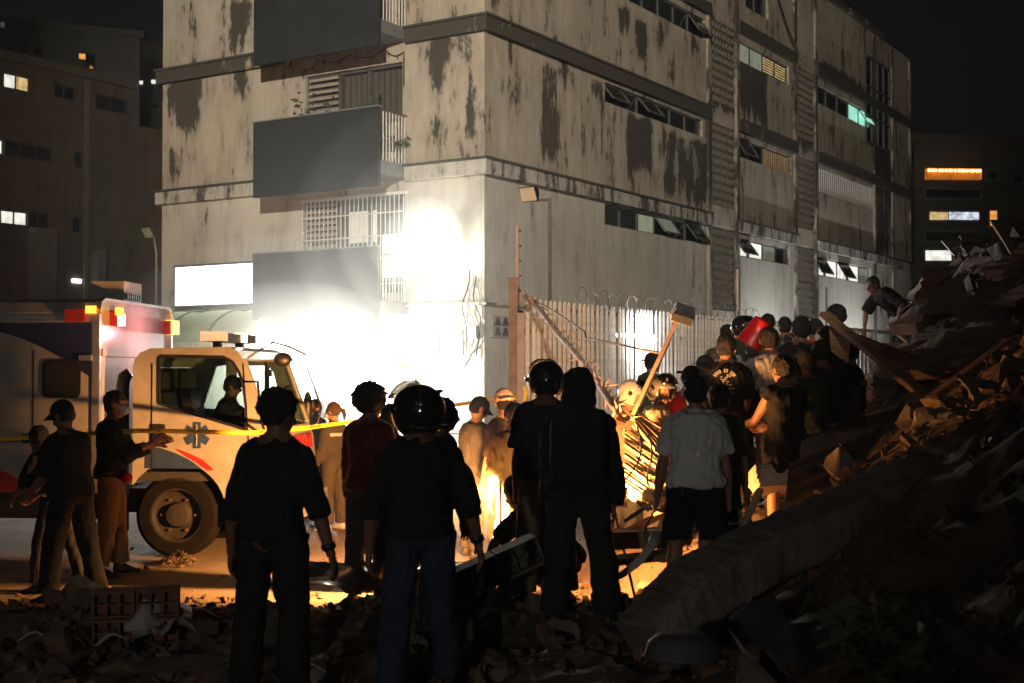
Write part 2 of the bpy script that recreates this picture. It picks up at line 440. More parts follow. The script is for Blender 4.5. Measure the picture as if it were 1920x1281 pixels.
# ---- ledges: the floor bands that run round the corner
for k, z in enumerate(ZL):
    t = .14 if k else .08
    hgt = [.05, .30, .30, .34][k]
    # left part, right part and the wrap at the corner as one band each side
    for (u0, u1) in ((0, 1.97), (5.48, LEN_A+.10)):
        m = MB(); m.fbox(FA, u0 - (t if u0 == 0 else 0), u1, -.05, t, z-hgt, z); stained(obj('ledge', m, M_ledge if k > 1 else M_low, bld), .95 if k > 1 else .35)
        if k in (1, 2):
            m = MB(); m.fbox(FA, u0-(t+.05 if u0 == 0 else 0), u1+.02, -.05, t+.05, z, z+.05); stained(obj('ledge_lip', m, M_ledge, bld), 1.15)
    segs = [(0.05, p1[0]), (p1[1], p2[0]), (p2[1], LEN_B+.08)]
    for (u0, u1) in segs:
        m = MB(); m.fbox(FB, u0, u1, -.05, t, z-hgt, z); stained(obj('ledge', m, M_ledge if k > 1 else M_low, bld), 1.05 if k > 1 else .5)
        if k in (1, 2):
            m = MB(); m.fbox(FB, u0, u1, -.05, t+.05, z, z+.05); stained(obj('ledge_lip', m, M_ledge, bld), 1.2)
# parapet cap and top storey set-back lattice at the far end
m = MB(); m.fbox(FB, -.1, 27.6, -.3, .18, ROOF, ROOF+.18); stained(obj('parapet', m, M_ledge, bld), .85)
m = MB(); m.fbox(FA, .1, LEN_A+.1, -.3, .18, ROOF, ROOF+.18); stained(obj('parapet', m, M_ledge, bld), .85)
# pilasters between bays
for u in (p1[0], p1[1], p2[0], p2[1], FB.uz(1638,300)[0], FB.uz(1672,300)[0], LEN_B-.15):
    m = MB(); m.fbox(FB, u-.10, u+.10, -.05, .07, 0, ROOF-.1); stained(obj('pilaster', m, M_ledge, bld), .62)

# ---- breeze-block grilles in the two stair piers: one shared block mesh
def block_mesh():
    mb = MB(); w_, h_, d_ = .5, .225, .12
    out = [(-w_/2,-h_/2),(w_/2,-h_/2),(w_/2,h_/2),(-w_/2,h_/2)]; t = .034
    hs_ = [[(-w_/2+t,-h_/2+t),(-w_/2+t,h_/2-t),(-.02,h_/2-t),(-.02,-h_/2+t)], [(.02,-h_/2+t),(.02,h_/2-t),(w_/2-t,h_/2-t),(w_/2-t,-h_/2+t)]]
    mb.plate(out, hs_, lambda a, b, t_: Vector((a, t_, b)), 0, -d_)
    me = mesh_of('breeze_block', mb); me.materials.append(mat('breeze_block_concrete', (.05,.045,.036), .92, col2=(.17,.15,.115), nscale=.55, bump=.3)); return me
bm_ = block_mesh()
for (u0, z0, u1, z1) in piers:
    if z0 > 12: continue
    m = MB(); m.fbox(FB, u0, u1, -.24, -.20, z0, z1); pan = obj('stair_grille_backing', m, M_dark, bld)
    nc = 4; nr = int(round((z1-z0)/.235)); cw = (u1-u0)/nc; rh = (z1-z0)/nr
    for r in range(nr):
        zc = z0+rh*(r+.5)
        if zc < 2.0: continue
        for c in range(nc):
            inst('breeze_block', bm_, fmat(FB, u0+cw*(c+.5), -.03+random.uniform(-.015,.012), zc, cw/.5*.985, rh/.225*.97), pan)
    if abs(u0-p2[0]-.08) < .01 and 3.5 < z0 < 9.9:       # light leaking from the stairwell behind the far pier
        m = MB(); m.fbox(FB, u0+.35, u0+(.75 if z0 < 7 else 1.3), -.195, -.19, z0+(.9 if z0 < 7 else 1.2), z0+(2.1 if z0 < 7 else 1.9)); obj('stair_light', m, E_warm, bld)

# ---- windows
def strip(fr, rect, panes, parent=bld, tilt=(), frame_mat=M_frame, d=-.12):
    """strip window: panes = list of materials; each pane with its own frame; tilted awning panes for indexes in tilt"""
    u0, z0, u1, z1 = rect; n = len(panes); cw = (u1-u0)/n
    wf = MB()
    for k in range(n+1):
        u = u0+cw*k; wf.fbox(fr, max(u0,u-.03), min(u1,u+.03), d-.04, d+.03, z0, z1)
    for k in range(n):
        a, b = u0+cw*k+(.03), u0+cw*(k+1)-.03
        wf.fbox(fr, a, b, d-.04, d+.03, z0, z0+.04); wf.fbox(fr, a, b, d-.04, d+.03, z1-.04, z1)
    w_ = obj('window', wf, frame_mat, parent)
    for k, pm in enumerate(panes):
        a, b = u0+cw*k+.03, u0+cw*(k+1)-.03
        m = MB()
        if k in tilt:
            off = .30
            m.hexa([fr.pt(a,d+off,z0+.08), fr.pt(b,d+off,z0+.08), fr.pt(b,d+off+.02,z0+.08), fr.pt(a,d+off+.02,z0+.08),
                    fr.pt(a,d+.02,z1-.03), fr.pt(b,d+.02,z1-.03), fr.pt(b,d+.05,z1-.03), fr.pt(a,d+.05,z1-.03)])
            obj('pane', m, M_darkglass if pm is E_white else (E_dim if pm is E_green else pm), w_)
            m2 = MB()
            for (p, q) in (((a,0),(b,0)), ((a,1),(b,1)), ((a,0),(a,1)), ((b,0),(b,1))):
                f = lambda s: fr.pt(s[0], d+.04+off*(1-s[1]), z0+.08+(z1-z0-.11)*s[1])
                m2.bar(f(p), f(q), .035, .035)
            obj('sash', m2, frame_mat, w_)
            if pm in (E_white, E_teal):
                m = MB(); m.fbox(fr, a, b, d-.06, d-.05, z0+.04, z1-.04); obj('lit_room', m, pm, w_)
        else:
            m.fbox(fr, a, b, d-.015, d, z0+.04, z1-.04); obj('pane', m, pm, w_)
    return w_
G = M_darkglass
strip(FB, wB['b1f2'], [G, G, E_green, E_green, G, G], tilt=(3, 5))
strip(FB, wB['b1f3'], [G, G, G, G, G, G], tilt=(0, 2))
strip(FB, wB['b1f4'], [G, G, G, G, G], tilt=(4,))
strip(FB, wB['b2f2'], [E_white, E_white, E_dim, G], tilt=(0,))
strip(FB, wB['b2f3'], [G, G, E_warm, E_warm], tilt=(0,))
strip(FB, wB['b2f4'], [E_green, E_green, E_warm, E_warm])
strip(FB, wB['b3f2'], [E_white, E_white, E_white, E_white, E_dim], tilt=(0, 2))
strip(FB, wB['b3f4'], [G, G, G, E_teal, E_teal], tilt=(4,))
strip(FB, wB['b2f5'], [G, G])
# blinds and slatted screens
def slats(fr, rect, n, vertical, d, parent, m_, name='slat', wd=.5):
    u0, z0, u1, z1 = rect
    for k in range(n):
        m = MB()
        if vertical:
            u = u0+(u1-u0)*(k+.5)/n; h = (u1-u0)/n*wd/2; m.fbox(fr, u-h, u+h, d-.012, d+.012, z0, z1)
        else:
            z = z0+(z1-z0)*(k+.5)/n; h = (z1-z0)/n*wd/2; m.fbox(fr, u0, u1, d-.012, d+.012, z-h, z+h)
        obj(name, m, m_, parent)
u0,z0,u1,z1 = wB['b3f3']
m = MB(); m.fbox(FB, u0, u1, -.2, -.16, z0, z1); scr = obj('slatted_screen', m, M_dark, bld)
slats(FB, (u0,z0,u1,z1), 30, True, -.05, scr, M_white)
u0,z0,u1,z1 = wB['b2f3']; um = (u0+u1)/2
m = MB(); m.fbox(FB, um, u1, -.085, -.08, z1-.05, z1); cu = obj('blind_rail', m, M_frame, bld)
slats(FB, (um,z0+.03,u1,z1-.05), 14, True, -.075, cu, mat('blind_fabric', (.30,.22,.13), .8), 'blind_slat', .62)
u0,z0,u1,z1 = wB['b2f4']; um = (u0+u1)/2
m = MB(); m.fbox(FB, um, u1, -.085, -.08, z1-.04, z1); cu = obj('blind_rail', m, M_frame, bld)
slats(FB, (um,z0+.03,u1,z1-.04), 7, False, -.075, cu, M_frame, 'blind_slat', .4)
# ---- lattice window at the top far end
u0, z0, u1, z1 = srt(FB, 1620, 205, 1664, 110)
m = MB(); m.fbox(FB, u0, u1, .02, .05, 10.6, 13.9); lat = obj('lattice_window', m, M_darkglass, bld)
for k in range(5):
    u = u0+(u1-u0)*k/4; m = MB(); m.fbox(FB, u-.04, u+.04, .05, .09, 10.6, 13.9); obj('mullion', m, M_frame, lat)
for z in (10.6, 11.6, 12.7, 13.8):
    m = MB(); m.fbox(FB, u0, u1, .091, .11, z-.04, z+.04); obj('transom', m, M_frame, lat)
# drooping cable on the top right
m = MB(); pts = []
for k in range(13):
    t = k/12; u, z = FB.uz(1440+50*t, -20+130*t); pts.append(FB.pt(u, .25, z-.25*math.sin(math.pi*t)))
m.tube(pts, .025, 6); obj('wall_cable', m, M_black, bld)

# ---- balconies of the left face
def balcony(zs, rail_h, name_open=None):
    """slab, grey solid front panel, right-hand railing"""
    u0, u1, D = 1.98, 5.47, 1.06
    m = MB(); m.fbox(FA, u0, u1, 0, D-.10, zs-.27, zs); sl = obj('balcony_slab', m, mat('grey_slab_paint', (.12,.125,.125), .8), bld)
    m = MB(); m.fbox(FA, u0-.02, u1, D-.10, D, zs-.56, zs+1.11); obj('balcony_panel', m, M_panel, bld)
    m = MB(); m.fbox(FA, u0-.03, u1+.01, D-.12, D+.012, zs+1.11, zs+1.135); obj('panel_cap', m, mat('panel_cap_metal', (.16,.17,.17), .6), bld)
    for k in range(9):
        d = .06+(D-.2)*k/8
        m = MB(); m.fbox(FA, u0+.02, u0+.04, d-.009, d+.009, zs, zs+rail_h); obj('railing_bar', m, M_white, sl)
    m = MB(); m.fbox(FA, u0+.01, u0+.05, 0.0, D-.1, zs+rail_h, zs+rail_h+.035); obj('handrail', m, M_rust, sl)
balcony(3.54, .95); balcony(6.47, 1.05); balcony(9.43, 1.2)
# windows behind the balconies
def big_window(rect, louvre, curtain):
    u0, z0, u1, z1 = rect
    m = MB(); m.fbox(FA, u0, u1, -.20, -.19, z0, z1); w_ = obj('window', m, M_darkglass, bld)
    um = u0+(u1-u0)*.66
    for uu in (u0+.02, u0+(u1-u0)*.36, um, u1-.02):
        m = MB(); m.fbox(FA, uu-.03, uu+.03, -.18, -.10, z0, z1); obj('mullion', m, M_frame, w_)
    m = MB(); m.fbox(FA, u0, u1, -.18, -.10, z1-.06, z1); obj('head_frame', m, M_frame, w_)
    if louvre: 
        n = int((z1-z0)/.13)
        for k in range(n):
            z = z0+(z1-z0)*(k+.5)/n; m = MB()
            m.hexa([FA.pt(um+.05,-.17,z-.03), FA.pt(u1-.05,-.17,z-.03), FA.pt(u1-.05,-.08,z-.055), FA.pt(um+.05,-.08,z-.055),
                    FA.pt(um+.05,-.17,z+.05), FA.pt(u1-.05,-.17,z+.05), FA.pt(u1-.05,-.08,z+.0), FA.pt(um+.05,-.08,z+.0)])
            obj('louvre', m, mat('louvre_glass', (.33,.28,.22), .5), w_)
    if curtain:
        m = MB(); n = 40; rs = []
        for zz in (z0, z1-.1):
            rs.append([FA.pt(u0+.05+(um-u0-.1)*k/n, -.165+.02*math.sin(k*1.7), zz) for k in range(n+1)])
        i = len(m.v); m.v += rs[0]+rs[1]
        for k in range(n): m.f.append((i+k, i+k+1, i+n+2+k, i+n+1+k))
        obj('curtain', m, mat('brown_curtain', (.06,.048,.04), .9), w_)
    return w_
big_window(winA3, True, True); big_window(winA4, True, True)
w2 = big_window(winA2, True, False)
m = MB(); m.fbox(FA, 2.95, 3.75, -.185, -.182, 4.9, 5.6); obj('lit_room', m, emat('lit_room_pale', (.9,.85,.7), .35, .2), w2)
m = MB(); m.fbox(FA, 2.15, 2.80, -.185, -.182, 4.1, 5.05); obj('lit_room', m, emat('lit_room_white', (1,1,.98), 1.0, .1), w2)
# security grille over the first-floor window
m = MB(); m.fbox(FA, winA2[0]-.06, winA2[2]+.05, .0, .05, winA2[3]+.0, winA2[3]+.06); gr = obj('security_grille', m, M_white, bld)
for k in range(24):
    u = winA2[0]+.02+(winA2[2]-winA2[0]-.04)*k/23; m = MB(); m.fbox(FA, u-.008, u+.008, .012, .028, winA2[1], winA2[3]); obj('grille_bar', m, M_white, gr)
for z in (3.95, 4.5, 5.0, 5.5):
    m = MB(); m.fbox(FA, winA2[0], winA2[2], .029, .04, z-.012, z+.012); obj('grille_rail', m, M_white, gr)
# string of bulbs round the upper window
m = MB(); pts = []; bulbs = []
wx = [(567,146,568,128),(600,112),(655,96),(722,92),(757,97)]
anch = [(569,145),(567,128),(598,112),(656,103),(722,93),(757,97),(757,175)]
for (a, b) in zip(anch, anch[1:]):
    for k in range(6):
        t = k/6; x = a[0]+(b[0]-a[0])*t; y = a[1]+(b[1]-a[1])*t + (10*math.sin(math.pi*t) if abs(b[0]-a[0]) > 20 else 0)
        u, z = FA.uz(x, y, .04); pts.append(FA.pt(u, .04, z))
        if k in (1, 4): bulbs.append(pts[-1])
m.tube(pts, .012, 5); sl_ = obj('string_light_cable', m, M_black, bld)
for q in bulbs:
    m = MB(); m.tube([q, q+Vector((0,0,-.03)), q+Vector((0,0,-.085))], [.012,.022,.008], 6); obj('unlit_bulb', m, M_black, sl_)

# ---- entrance of the ground floor: recess, door leaves, base band, lightbox, awning
m = MB(); m.fbox(FA, 2.0, 4.6, -.5, -.45, 0.0, 2.45); dr = obj('entrance_door', m, mat('pale_door', (.6,.58,.52), .5), bld)
for u in (2.03, 2.85, 3.7, 4.57):
    m = MB(); m.fbox(FA, u-.03, u+.03, -.45, -.40, 0, 2.45); obj('door_stile', m, M_white, dr)
for z in (.1, 1.2, 2.4):
    m = MB(); m.fbox(FA, 2.06, 4.54, -.449, -.41, z-.04, z+.04); obj('door_rail', m, M_white, dr)
m = MB(); m.fbox(FA, 2.9, 2.93, -.40, -.34, .9, 1.3); obj('door_handle', m, M_frame, dr)
for (u0, u1) in ((-.02, 1.95), (4.65, LEN_A)):
    m = MB(); m.fbox(FA, u0, u1, 0, .035, .0, .78); obj('base_band', m, mat('base_band_paint', (.40,.40,.36), .8), bld)
    m = MB(); m.fbox(FA, u0, u1, 0, .06, .78, .90); obj('base_rail', m, mat('base_rail_paint', (.62,.6,.54), .7), bld)
m = MB(); m.fbox(FB, .0, p1[0]-.1, 0, .035, .0, .78); obj('base_band', m, mat('base_band_paint'), bld)
# ground-floor lettering row, notice grid and frame by the entrance
u0,z0,u1,z1 = srt(FA, 640, 668, 748, 678, .02)
m = MB(); m.fbox(FA, u0-.2, u1+.2, .0, .02, z0-.06, z1+.06); lb = obj('fascia_board', m, mat('fascia_white', (.75,.73,.68), .5), bld)
rng = random.Random(3)
u = u0
while u < u1:
    wl = rng.uniform(.05,.1); m = MB(); m.fbox(FA, u, u+wl, .02, .026, z0, z1); obj('faded_letter', m, mat('faded_red_letter', (.75,.38,.30), .6), lb); u += wl+rng.uniform(.03,.12)
u0,z0,u1,z1 = srt(FA, 780, 664, 822, 624, .03)
m = MB(); m.fbox(FA, u0, u1, .0, .03, z0, z1); nb = obj('louvred_vent', m, mat('vent_white', (.70,.69,.66), .6), bld)
for k in range(7):
    z = z0+(z1-z0)*(k+.5)/7; m = MB(); m.fbox(FA, u0+.03, u1-.03, .03, .05, z-.012, z+.012); obj('vent_slat', m, mat('vent_slat_grey', (.30,.30,.29), .6), nb)
u0,z0,u1,z1 = srt(FA, 826, 667, 866, 620, .03)
m = MB(); m.fbox(FA, u0, u1, .0, .02, z0, z1); obj('meter_cover', m, mat('vent_white'), bld)
u0,z0,u1,z1 = srt(FA, 776, 740, 778, 670, .03)
m = MB(); m.fbox(FA, u0, u1, .0, .03, .9, z1); obj('conduit', m, mat('vent_slat_grey'), bld)
# corner cables and bracket boxes
rng = random.Random(5)
for k in range(5):
    x0 = 868+k*8; m = MB(); pts = []
    for j in range(9):
        t = j/8; u, z = FA.uz(x0+6*math.sin(j+k)+t*6*(k-2), 500+k*6+150*t, .05); pts.append(FA.pt(max(u,.03), .05+.03*math.sin(j*2+k), z))
    m.tube(pts, .014, 5); obj('wall_cable', m, M_black if k % 2 else mat('pale_cable', (.4,.38,.34), .6), bld)
m = MB(); u,z = FA.uz(890, 622, .05); m.fbox(FA, u-.08, u+.08, 0, .12, z-.14, z+.12); obj('junction_box', m, mat('vent_slat_grey'), bld)
# meter niche on the right face near the corner
u0,z0,u1,z1 = srt(FB, 919, 632, 951, 594, .0)
m = MB(); m.fbox(FB, u0, u1, .01, .06, z0, z1); nb = obj('vent_block_panel', m, mat('vent_block_grey', (.30,.29,.26), .9), bld)
for i in range(2):
    for j in range(2):
        a = u0+(u1-u0)*(.08+.47*i); b = a+(u1-u0)*.38; c = z0+(z1-z0)*(.08+.47*j); d = c+(z1-z0)*.38
        m = MB(); m.hexa([FB.pt(a,.061,c), FB.pt(b,.061,c), FB.pt((a+b)/2+.03,.065,d), FB.pt((a+b)/2-.03,.065,d),
                          FB.pt(a,.08,c), FB.pt(b,.08,c), FB.pt((a+b)/2+.03,.085,d), FB.pt((a+b)/2-.03,.085,d)]); obj('vent_block', m, M_dark, nb)
# crack line on the wall under the corner
m = MB(); pts = [FA.pt(*(lambda q: (q[0], .004, q[1]))(FA.uz(x, y))) for (x,y) in ((903,650),(893,655),(884,663),(879,675),(872,686))]
m.tube(pts, .012, 4); obj('wall_crack', m, M_frame, bld)

# lit advertising lightbox on the left face: a thing of its own
lbx = thing('lightbox_sign', 'glowing blank white lightbox sign mounted left of the lowest grey balcony panel', 'sign', tuple(FA.pt(7.3,0,3.62)))
m = MB(); m.fbox(FA, 5.7, 8.86, .0, .20, 3.58, 4.60); obj('housing', m, M_frame, lbx)
m = MB(); m.fbox(FA, 5.75, 8.80, .20, .215, 3.63, 4.55); obj('lit_face', m, E_sign, lbx)
# fabric awning
aw = thing('shop_awning', 'pale green fabric awning below the glowing lightbox, behind the ambulance', 'awning', tuple(FA.pt(7.2,0,2.6)))
m = MB(); nU, nV = 30, 8
for i in range(nU+1):
    u = 5.2+4.0*i/nU
    for j in range(nV+1):
        a = (math.pi/2)*j/nV; bulge = .06*abs(math.sin(math.pi*(i/nU)*3))
        m.v.append(FA.pt(u, .02+1.35*math.sin(a), 2.72+(.72+bulge)*math.cos(a)))
for i in range(nU):
    for j in range(nV):
        q = i*(nV+1)+j; m.f.append((q, q+1, q+nV+2, q+nV+1))
o = obj('canopy', m, mat('awning_fabric', (.42,.50,.28), .8, var=.15, nscale=2), aw, smooth=True)
for u in (5.2, 6.53, 7.87, 9.2):
    m = MB(); m.tube([FA.pt(u, .02+1.36*math.sin(math.pi/2*j/8), 2.72+.80*math.cos(math.pi/2*j/8)) for j in range(9)], .02, 6); obj('rib', m, M_frame, aw)
m = MB(); m.fbox(FA, 5.2, 9.2, 1.36, 1.385, 2.42, 2.72); va = obj('valance', m, mat('valance_fabric', (.62,.60,.45), .8), aw)
text('valance_lettering', '2020 EN CONDON', .2, FA.pt(8.3, 1.388, 2.56), -FA.u, (0,0,1), mat('valance_ink', (.2,.2,.16), .7), va)

# ---- things standing on the balconies
def plant(name, label, base, h, n, spread, leafsize, mm=M_leaf, pot=True, seed=1, group=None, cat='plant'):
    rg = random.Random(seed); t = thing(name, label, cat, tuple(base), group)
    b = Vector(base)
    if pot:
        m = MB(); m.tube([b, b+Vector((0,0,.05)), b+Vector((0,0,.22)), b+Vector((0,0,.24))], [.09,.10,.13,.135], 12); obj('pot', m, mat('pale_pot', (.45,.44,.40), .7), t)
        b = b+Vector((0,0,.22))
    st = MB(); lf = MB()
    for k in range(n):
        d = Vector((rg.gauss(0,spread), rg.gauss(0,spread), 1)).normalized(); L = h*rg.uniform(.55,1)
        pts = [b + d*L*s_ + Vector((0,0,-.25*L*s_*s_*spread)) for s_ in (0,.35,.7,1)]
        st.tube(pts, [.012,.009,.006,.003], 5)
        for s_ in range(7):
            t_ = .3+.7*s_/6; p = b + d*L*t_ + Vector((0,0,-.25*L*t_*t_*spread)); a = Vector((rg.gauss(0,1), rg.gauss(0,1), rg.uniform(-.3,.8))).normalized()
            sd_ = a.cross(Vector((rg.gauss(0,1), rg.gauss(0,1), rg.gauss(0,1)))).normalized(); l = leafsize*rg.uniform(.6,1.2)
            i = len(lf.v); dr = Vector((0,0,-.25*l))
            nrm = a.cross(sd_)*l*.12
            lf.v += [p, p+a*l*.35+sd_*l*.26+nrm, p+a*l+dr, p+a*l*.35-sd_*l*.26+nrm, p+a*l*.55]; lf.f += [(i,i+1,i+4), (i+1,i+2,i+4), (i+4,i+2,i+3), (i,i+4,i+3)]
    obj('stems', st, mat('plant_stem', (.09,.08,.04), .7), t); obj('foliage', lf, mm, t)
    return t
plant('potted_plant', 'bushy potted plant in a pale pot behind the middle balcony railing', FA.pt(2.2,.35,6.475), .75, 11, .55, .16, seed=4)
plant('potted_plant', 'tall leafy potted plant by the dark curtain of the upper window', FA.pt(2.75,.3,6.475), 1.55, 6, .18, .20, seed=9)
plant('potted_plant', 'shaggy plant in front of the upper window louvres', FA.pt(4.3,.45,6.475), 1.6, 10, .22, .22, seed=12)
m = MB(); m.fbox(FA, 2.12, 2.32, .62, .82, 6.48, 6.66); obj('storage_tub', m, mat('bluish_tub', (.18,.22,.25), .5), label='bluish plastic tub on the middle balcony floor by the railing', cat='tub')

# ================================================================ building on the left, across the side street
FL = Frame((P(0,695,52).x-6, 52-6*1.5764), R_, (0.8445,-0.5357))
lb = thing('brown_building', 'dim brown apartment block at the far left with a few lit windows', 'building', tuple(FL.pt(0,0,0)))
def wz(fr, x0, y0, x1, y1): return srt(fr, x0, y0, x1, y1)
Lw = [(8,135,57,173,[E_white,E_warm]), (103,157,143,190,[G,G]), (180,175,240,216,[G,G]), (-20,258,8,290,[E_white]), (10,262,98,305,[G,G,G]), (140,284,157,316,[G]), (207,298,265,332,[G,G]),
      (-20,390,53,424,[E_white,E_white,E_white]), (54,396,95,430,[G,G]), (137,405,154,438,[G]), (205,415,263,449,[G,G])]
ops = [(*wz(FL,a,b,c,d),) for (a,b,c,d,_) in Lw]
ua = FL.uz(-60,300)[0]; ub = FL.uz(247,300)[0]; uc = FL.uz(312,300)[0]
zt = FL.uz(120,122)[1]
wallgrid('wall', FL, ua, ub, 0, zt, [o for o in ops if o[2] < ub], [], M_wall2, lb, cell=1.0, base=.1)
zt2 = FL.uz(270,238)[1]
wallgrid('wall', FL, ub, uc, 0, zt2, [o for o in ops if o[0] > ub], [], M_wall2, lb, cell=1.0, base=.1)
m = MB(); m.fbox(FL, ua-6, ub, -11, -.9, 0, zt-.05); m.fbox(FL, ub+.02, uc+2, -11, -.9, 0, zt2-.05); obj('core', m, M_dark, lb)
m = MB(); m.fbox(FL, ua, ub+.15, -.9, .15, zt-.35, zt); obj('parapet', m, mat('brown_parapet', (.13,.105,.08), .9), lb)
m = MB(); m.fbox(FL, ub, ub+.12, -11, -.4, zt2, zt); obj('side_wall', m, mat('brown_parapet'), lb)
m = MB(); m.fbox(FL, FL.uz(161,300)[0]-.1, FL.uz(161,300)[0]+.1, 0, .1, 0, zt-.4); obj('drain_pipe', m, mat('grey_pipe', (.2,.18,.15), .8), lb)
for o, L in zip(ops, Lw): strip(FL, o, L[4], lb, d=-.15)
m = MB(); u0,z0,u1,z1 = srt(FL, 52, 545, 92, 432); m.fbox(FL, u0, u1, .0, .5, 0, z1); obj('service_duct', m, mat('grey_pipe'), lb)
m = MB(); u0,z0,u1,z1 = srt(FL, 168, 545, 185, 470); m.fbox(FL, u0, u1, .0, .5, 0, z1); obj('service_duct', m, mat('grey_pipe'), lb)
u0,z0,u1,z1 = srt(FL, 134, 530, 150, 524); m = MB(); m.fbox(FL, u0, u1, .02, .1, z0, z1); obj('small_lamp', m, emat('small_white_lamp', (1,1,.95), 4), lb)
# taller blocks behind it
def far_block(name, label, x0, x1, ytop, Y, yaw, col, wins, depth=14):
    ux = (math.cos(yaw), math.sin(yaw)); fr = Frame((P(x0,695,Y).x, Y), ux, (math.sin(yaw), -math.cos(yaw)))
    t = thing(name, label, 'building', tuple(fr.pt(0,0,0)))
    u1, zt = fr.uz(x1, ytop); zt = fr.uz(x0, ytop)[1]
    mm = mat('far_wall_'+name+str(x0), col, .9, var=.3, nscale=.4)
    m = MB(); m.fbox(fr, 0, u1, -depth, 0, 0, zt); obj('wall', m, mm, t)
    m = MB(); m.fbox(fr, -.2, u1+.2, -depth-.2, .2, zt, zt+.4); obj('roof', m, mm, t)
    for (a,b,c,d,em) in wins:
        r = srt(fr, a,b,c,d); m = MB(); m.fbox(fr, r[0]-.12, r[2]+.12, .0, .08, r[1]-.12, r[3]+.12); w_ = obj('window', m, M_frame, t)
        m = MB(); m.fbox(fr, r[0], r[2], .08, .10, r[1], r[3]); obj('pane', m, em, w_)
    return t, fr
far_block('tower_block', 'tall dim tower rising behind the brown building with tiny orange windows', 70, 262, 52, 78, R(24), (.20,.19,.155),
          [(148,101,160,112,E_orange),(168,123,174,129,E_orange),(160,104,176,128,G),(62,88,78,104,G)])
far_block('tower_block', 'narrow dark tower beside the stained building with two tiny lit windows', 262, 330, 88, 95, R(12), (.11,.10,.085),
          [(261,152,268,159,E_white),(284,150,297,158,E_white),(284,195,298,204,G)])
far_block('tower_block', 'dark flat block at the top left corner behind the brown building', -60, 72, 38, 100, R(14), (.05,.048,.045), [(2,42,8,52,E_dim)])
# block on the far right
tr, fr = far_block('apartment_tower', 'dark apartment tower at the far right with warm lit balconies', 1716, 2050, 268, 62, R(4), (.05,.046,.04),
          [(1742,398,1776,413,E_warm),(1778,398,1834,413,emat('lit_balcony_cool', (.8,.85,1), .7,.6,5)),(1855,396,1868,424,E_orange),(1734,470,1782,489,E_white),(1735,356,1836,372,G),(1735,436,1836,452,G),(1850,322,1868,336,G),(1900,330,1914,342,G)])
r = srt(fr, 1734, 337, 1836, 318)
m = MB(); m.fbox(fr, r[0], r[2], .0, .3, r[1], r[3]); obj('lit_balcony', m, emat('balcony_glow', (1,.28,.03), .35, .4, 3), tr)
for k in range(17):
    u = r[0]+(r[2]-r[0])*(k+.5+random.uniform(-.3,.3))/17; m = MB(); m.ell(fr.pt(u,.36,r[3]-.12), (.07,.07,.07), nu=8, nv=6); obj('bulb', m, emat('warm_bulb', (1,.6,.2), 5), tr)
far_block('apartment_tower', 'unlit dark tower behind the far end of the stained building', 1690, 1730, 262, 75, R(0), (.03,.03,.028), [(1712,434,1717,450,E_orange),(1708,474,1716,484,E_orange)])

# ================================================================ people
def cloth(name, col, rough=.85, var=.25, **k): return mat('cloth_'+name, col, rough, var=var, nscale=5, bump=k.pop('bump', .35), bscale=k.pop('bscale', 55), spec=.12, **k)
K_black = cloth('black', (.019,.019,.020)); K_char = cloth('charcoal', (.03,.03,.032)); K_navy = cloth('navy', (.022,.026,.04))
K_jean = cloth('denim', (.030,.040,.064)); K_khaki = cloth('khaki', (.22,.16,.10)); K_white = cloth('white_tee', (.60,.60,.57), var=.1)
K_grey = cloth('grey_tee', (.075,.07,.063)); K_hood = cloth('silver_hoodie', (.36,.35,.35), var=.12); K_cream = cloth('cream_hoodie', (.52,.43,.33), var=.12)
K_red = cloth('red', (.40,.02,.02)); K_dred = cloth('dark_red_satin', (.09,.016,.014), rough=.35); K_olive = cloth('olive', (.17,.13,.055)); K_camo = cloth('camo', (.10,.09,.06), var=.8)
K_brown = cloth('brown_grey', (.055,.043,.034)); K_jacket = cloth('paramedic_jacket', (.07,.06,.048)); K_beige = cloth('beige_trousers', (.33,.24,.16)); K_teal = cloth('pale_teal', (.25,.30,.28)); K_green = cloth('dark_green', (.03,.045,.03))
S_a = mat('skin_tan', (.28,.145,.085), .55, var=.12, nscale=14, bump=.08, bscale=90); S_b = mat('skin_brown', (.17,.085,.048), .55, var=.12, nscale=14, bump=.08, bscale=90); S_c = mat('skin_light', (.40,.23,.15), .55, var=.1, nscale=14, bump=.08, bscale=90)
H_black = mat('hair_black', (.010,.008,.007), .6, var=.4, nscale=40, bump=.8, bscale=120); H_brown = mat('hair_brown', (.10,.055,.03), .6, var=.4, nscale=40, bump=.8, bscale=120)
SH_dark = mat('shoe_dark', (.02,.018,.016), .6); SH_white = mat('shoe_white', (.55,.52,.48), .6)
HELM = mat('helmet_black_gloss', (.012,.012,.014), .12, var=.2, bump=.02, coat=.6); HELM_w = mat('helmet_white', (.55,.50,.44), .25, var=.1, bump=.02, coat=.4); HELM_g = mat('helmet_grey', (.12,.12,.12), .3, var=.15, bump=.02, coat=.4)
MASK = mat('face_mask', (.55,.60,.62), .8, var=.06); BAND = mat('reflective_band', (.62,.50,.47), .4, var=.05)
VIS = glassmat('helmet_visor', (.30,.28,.26), .35, .06)

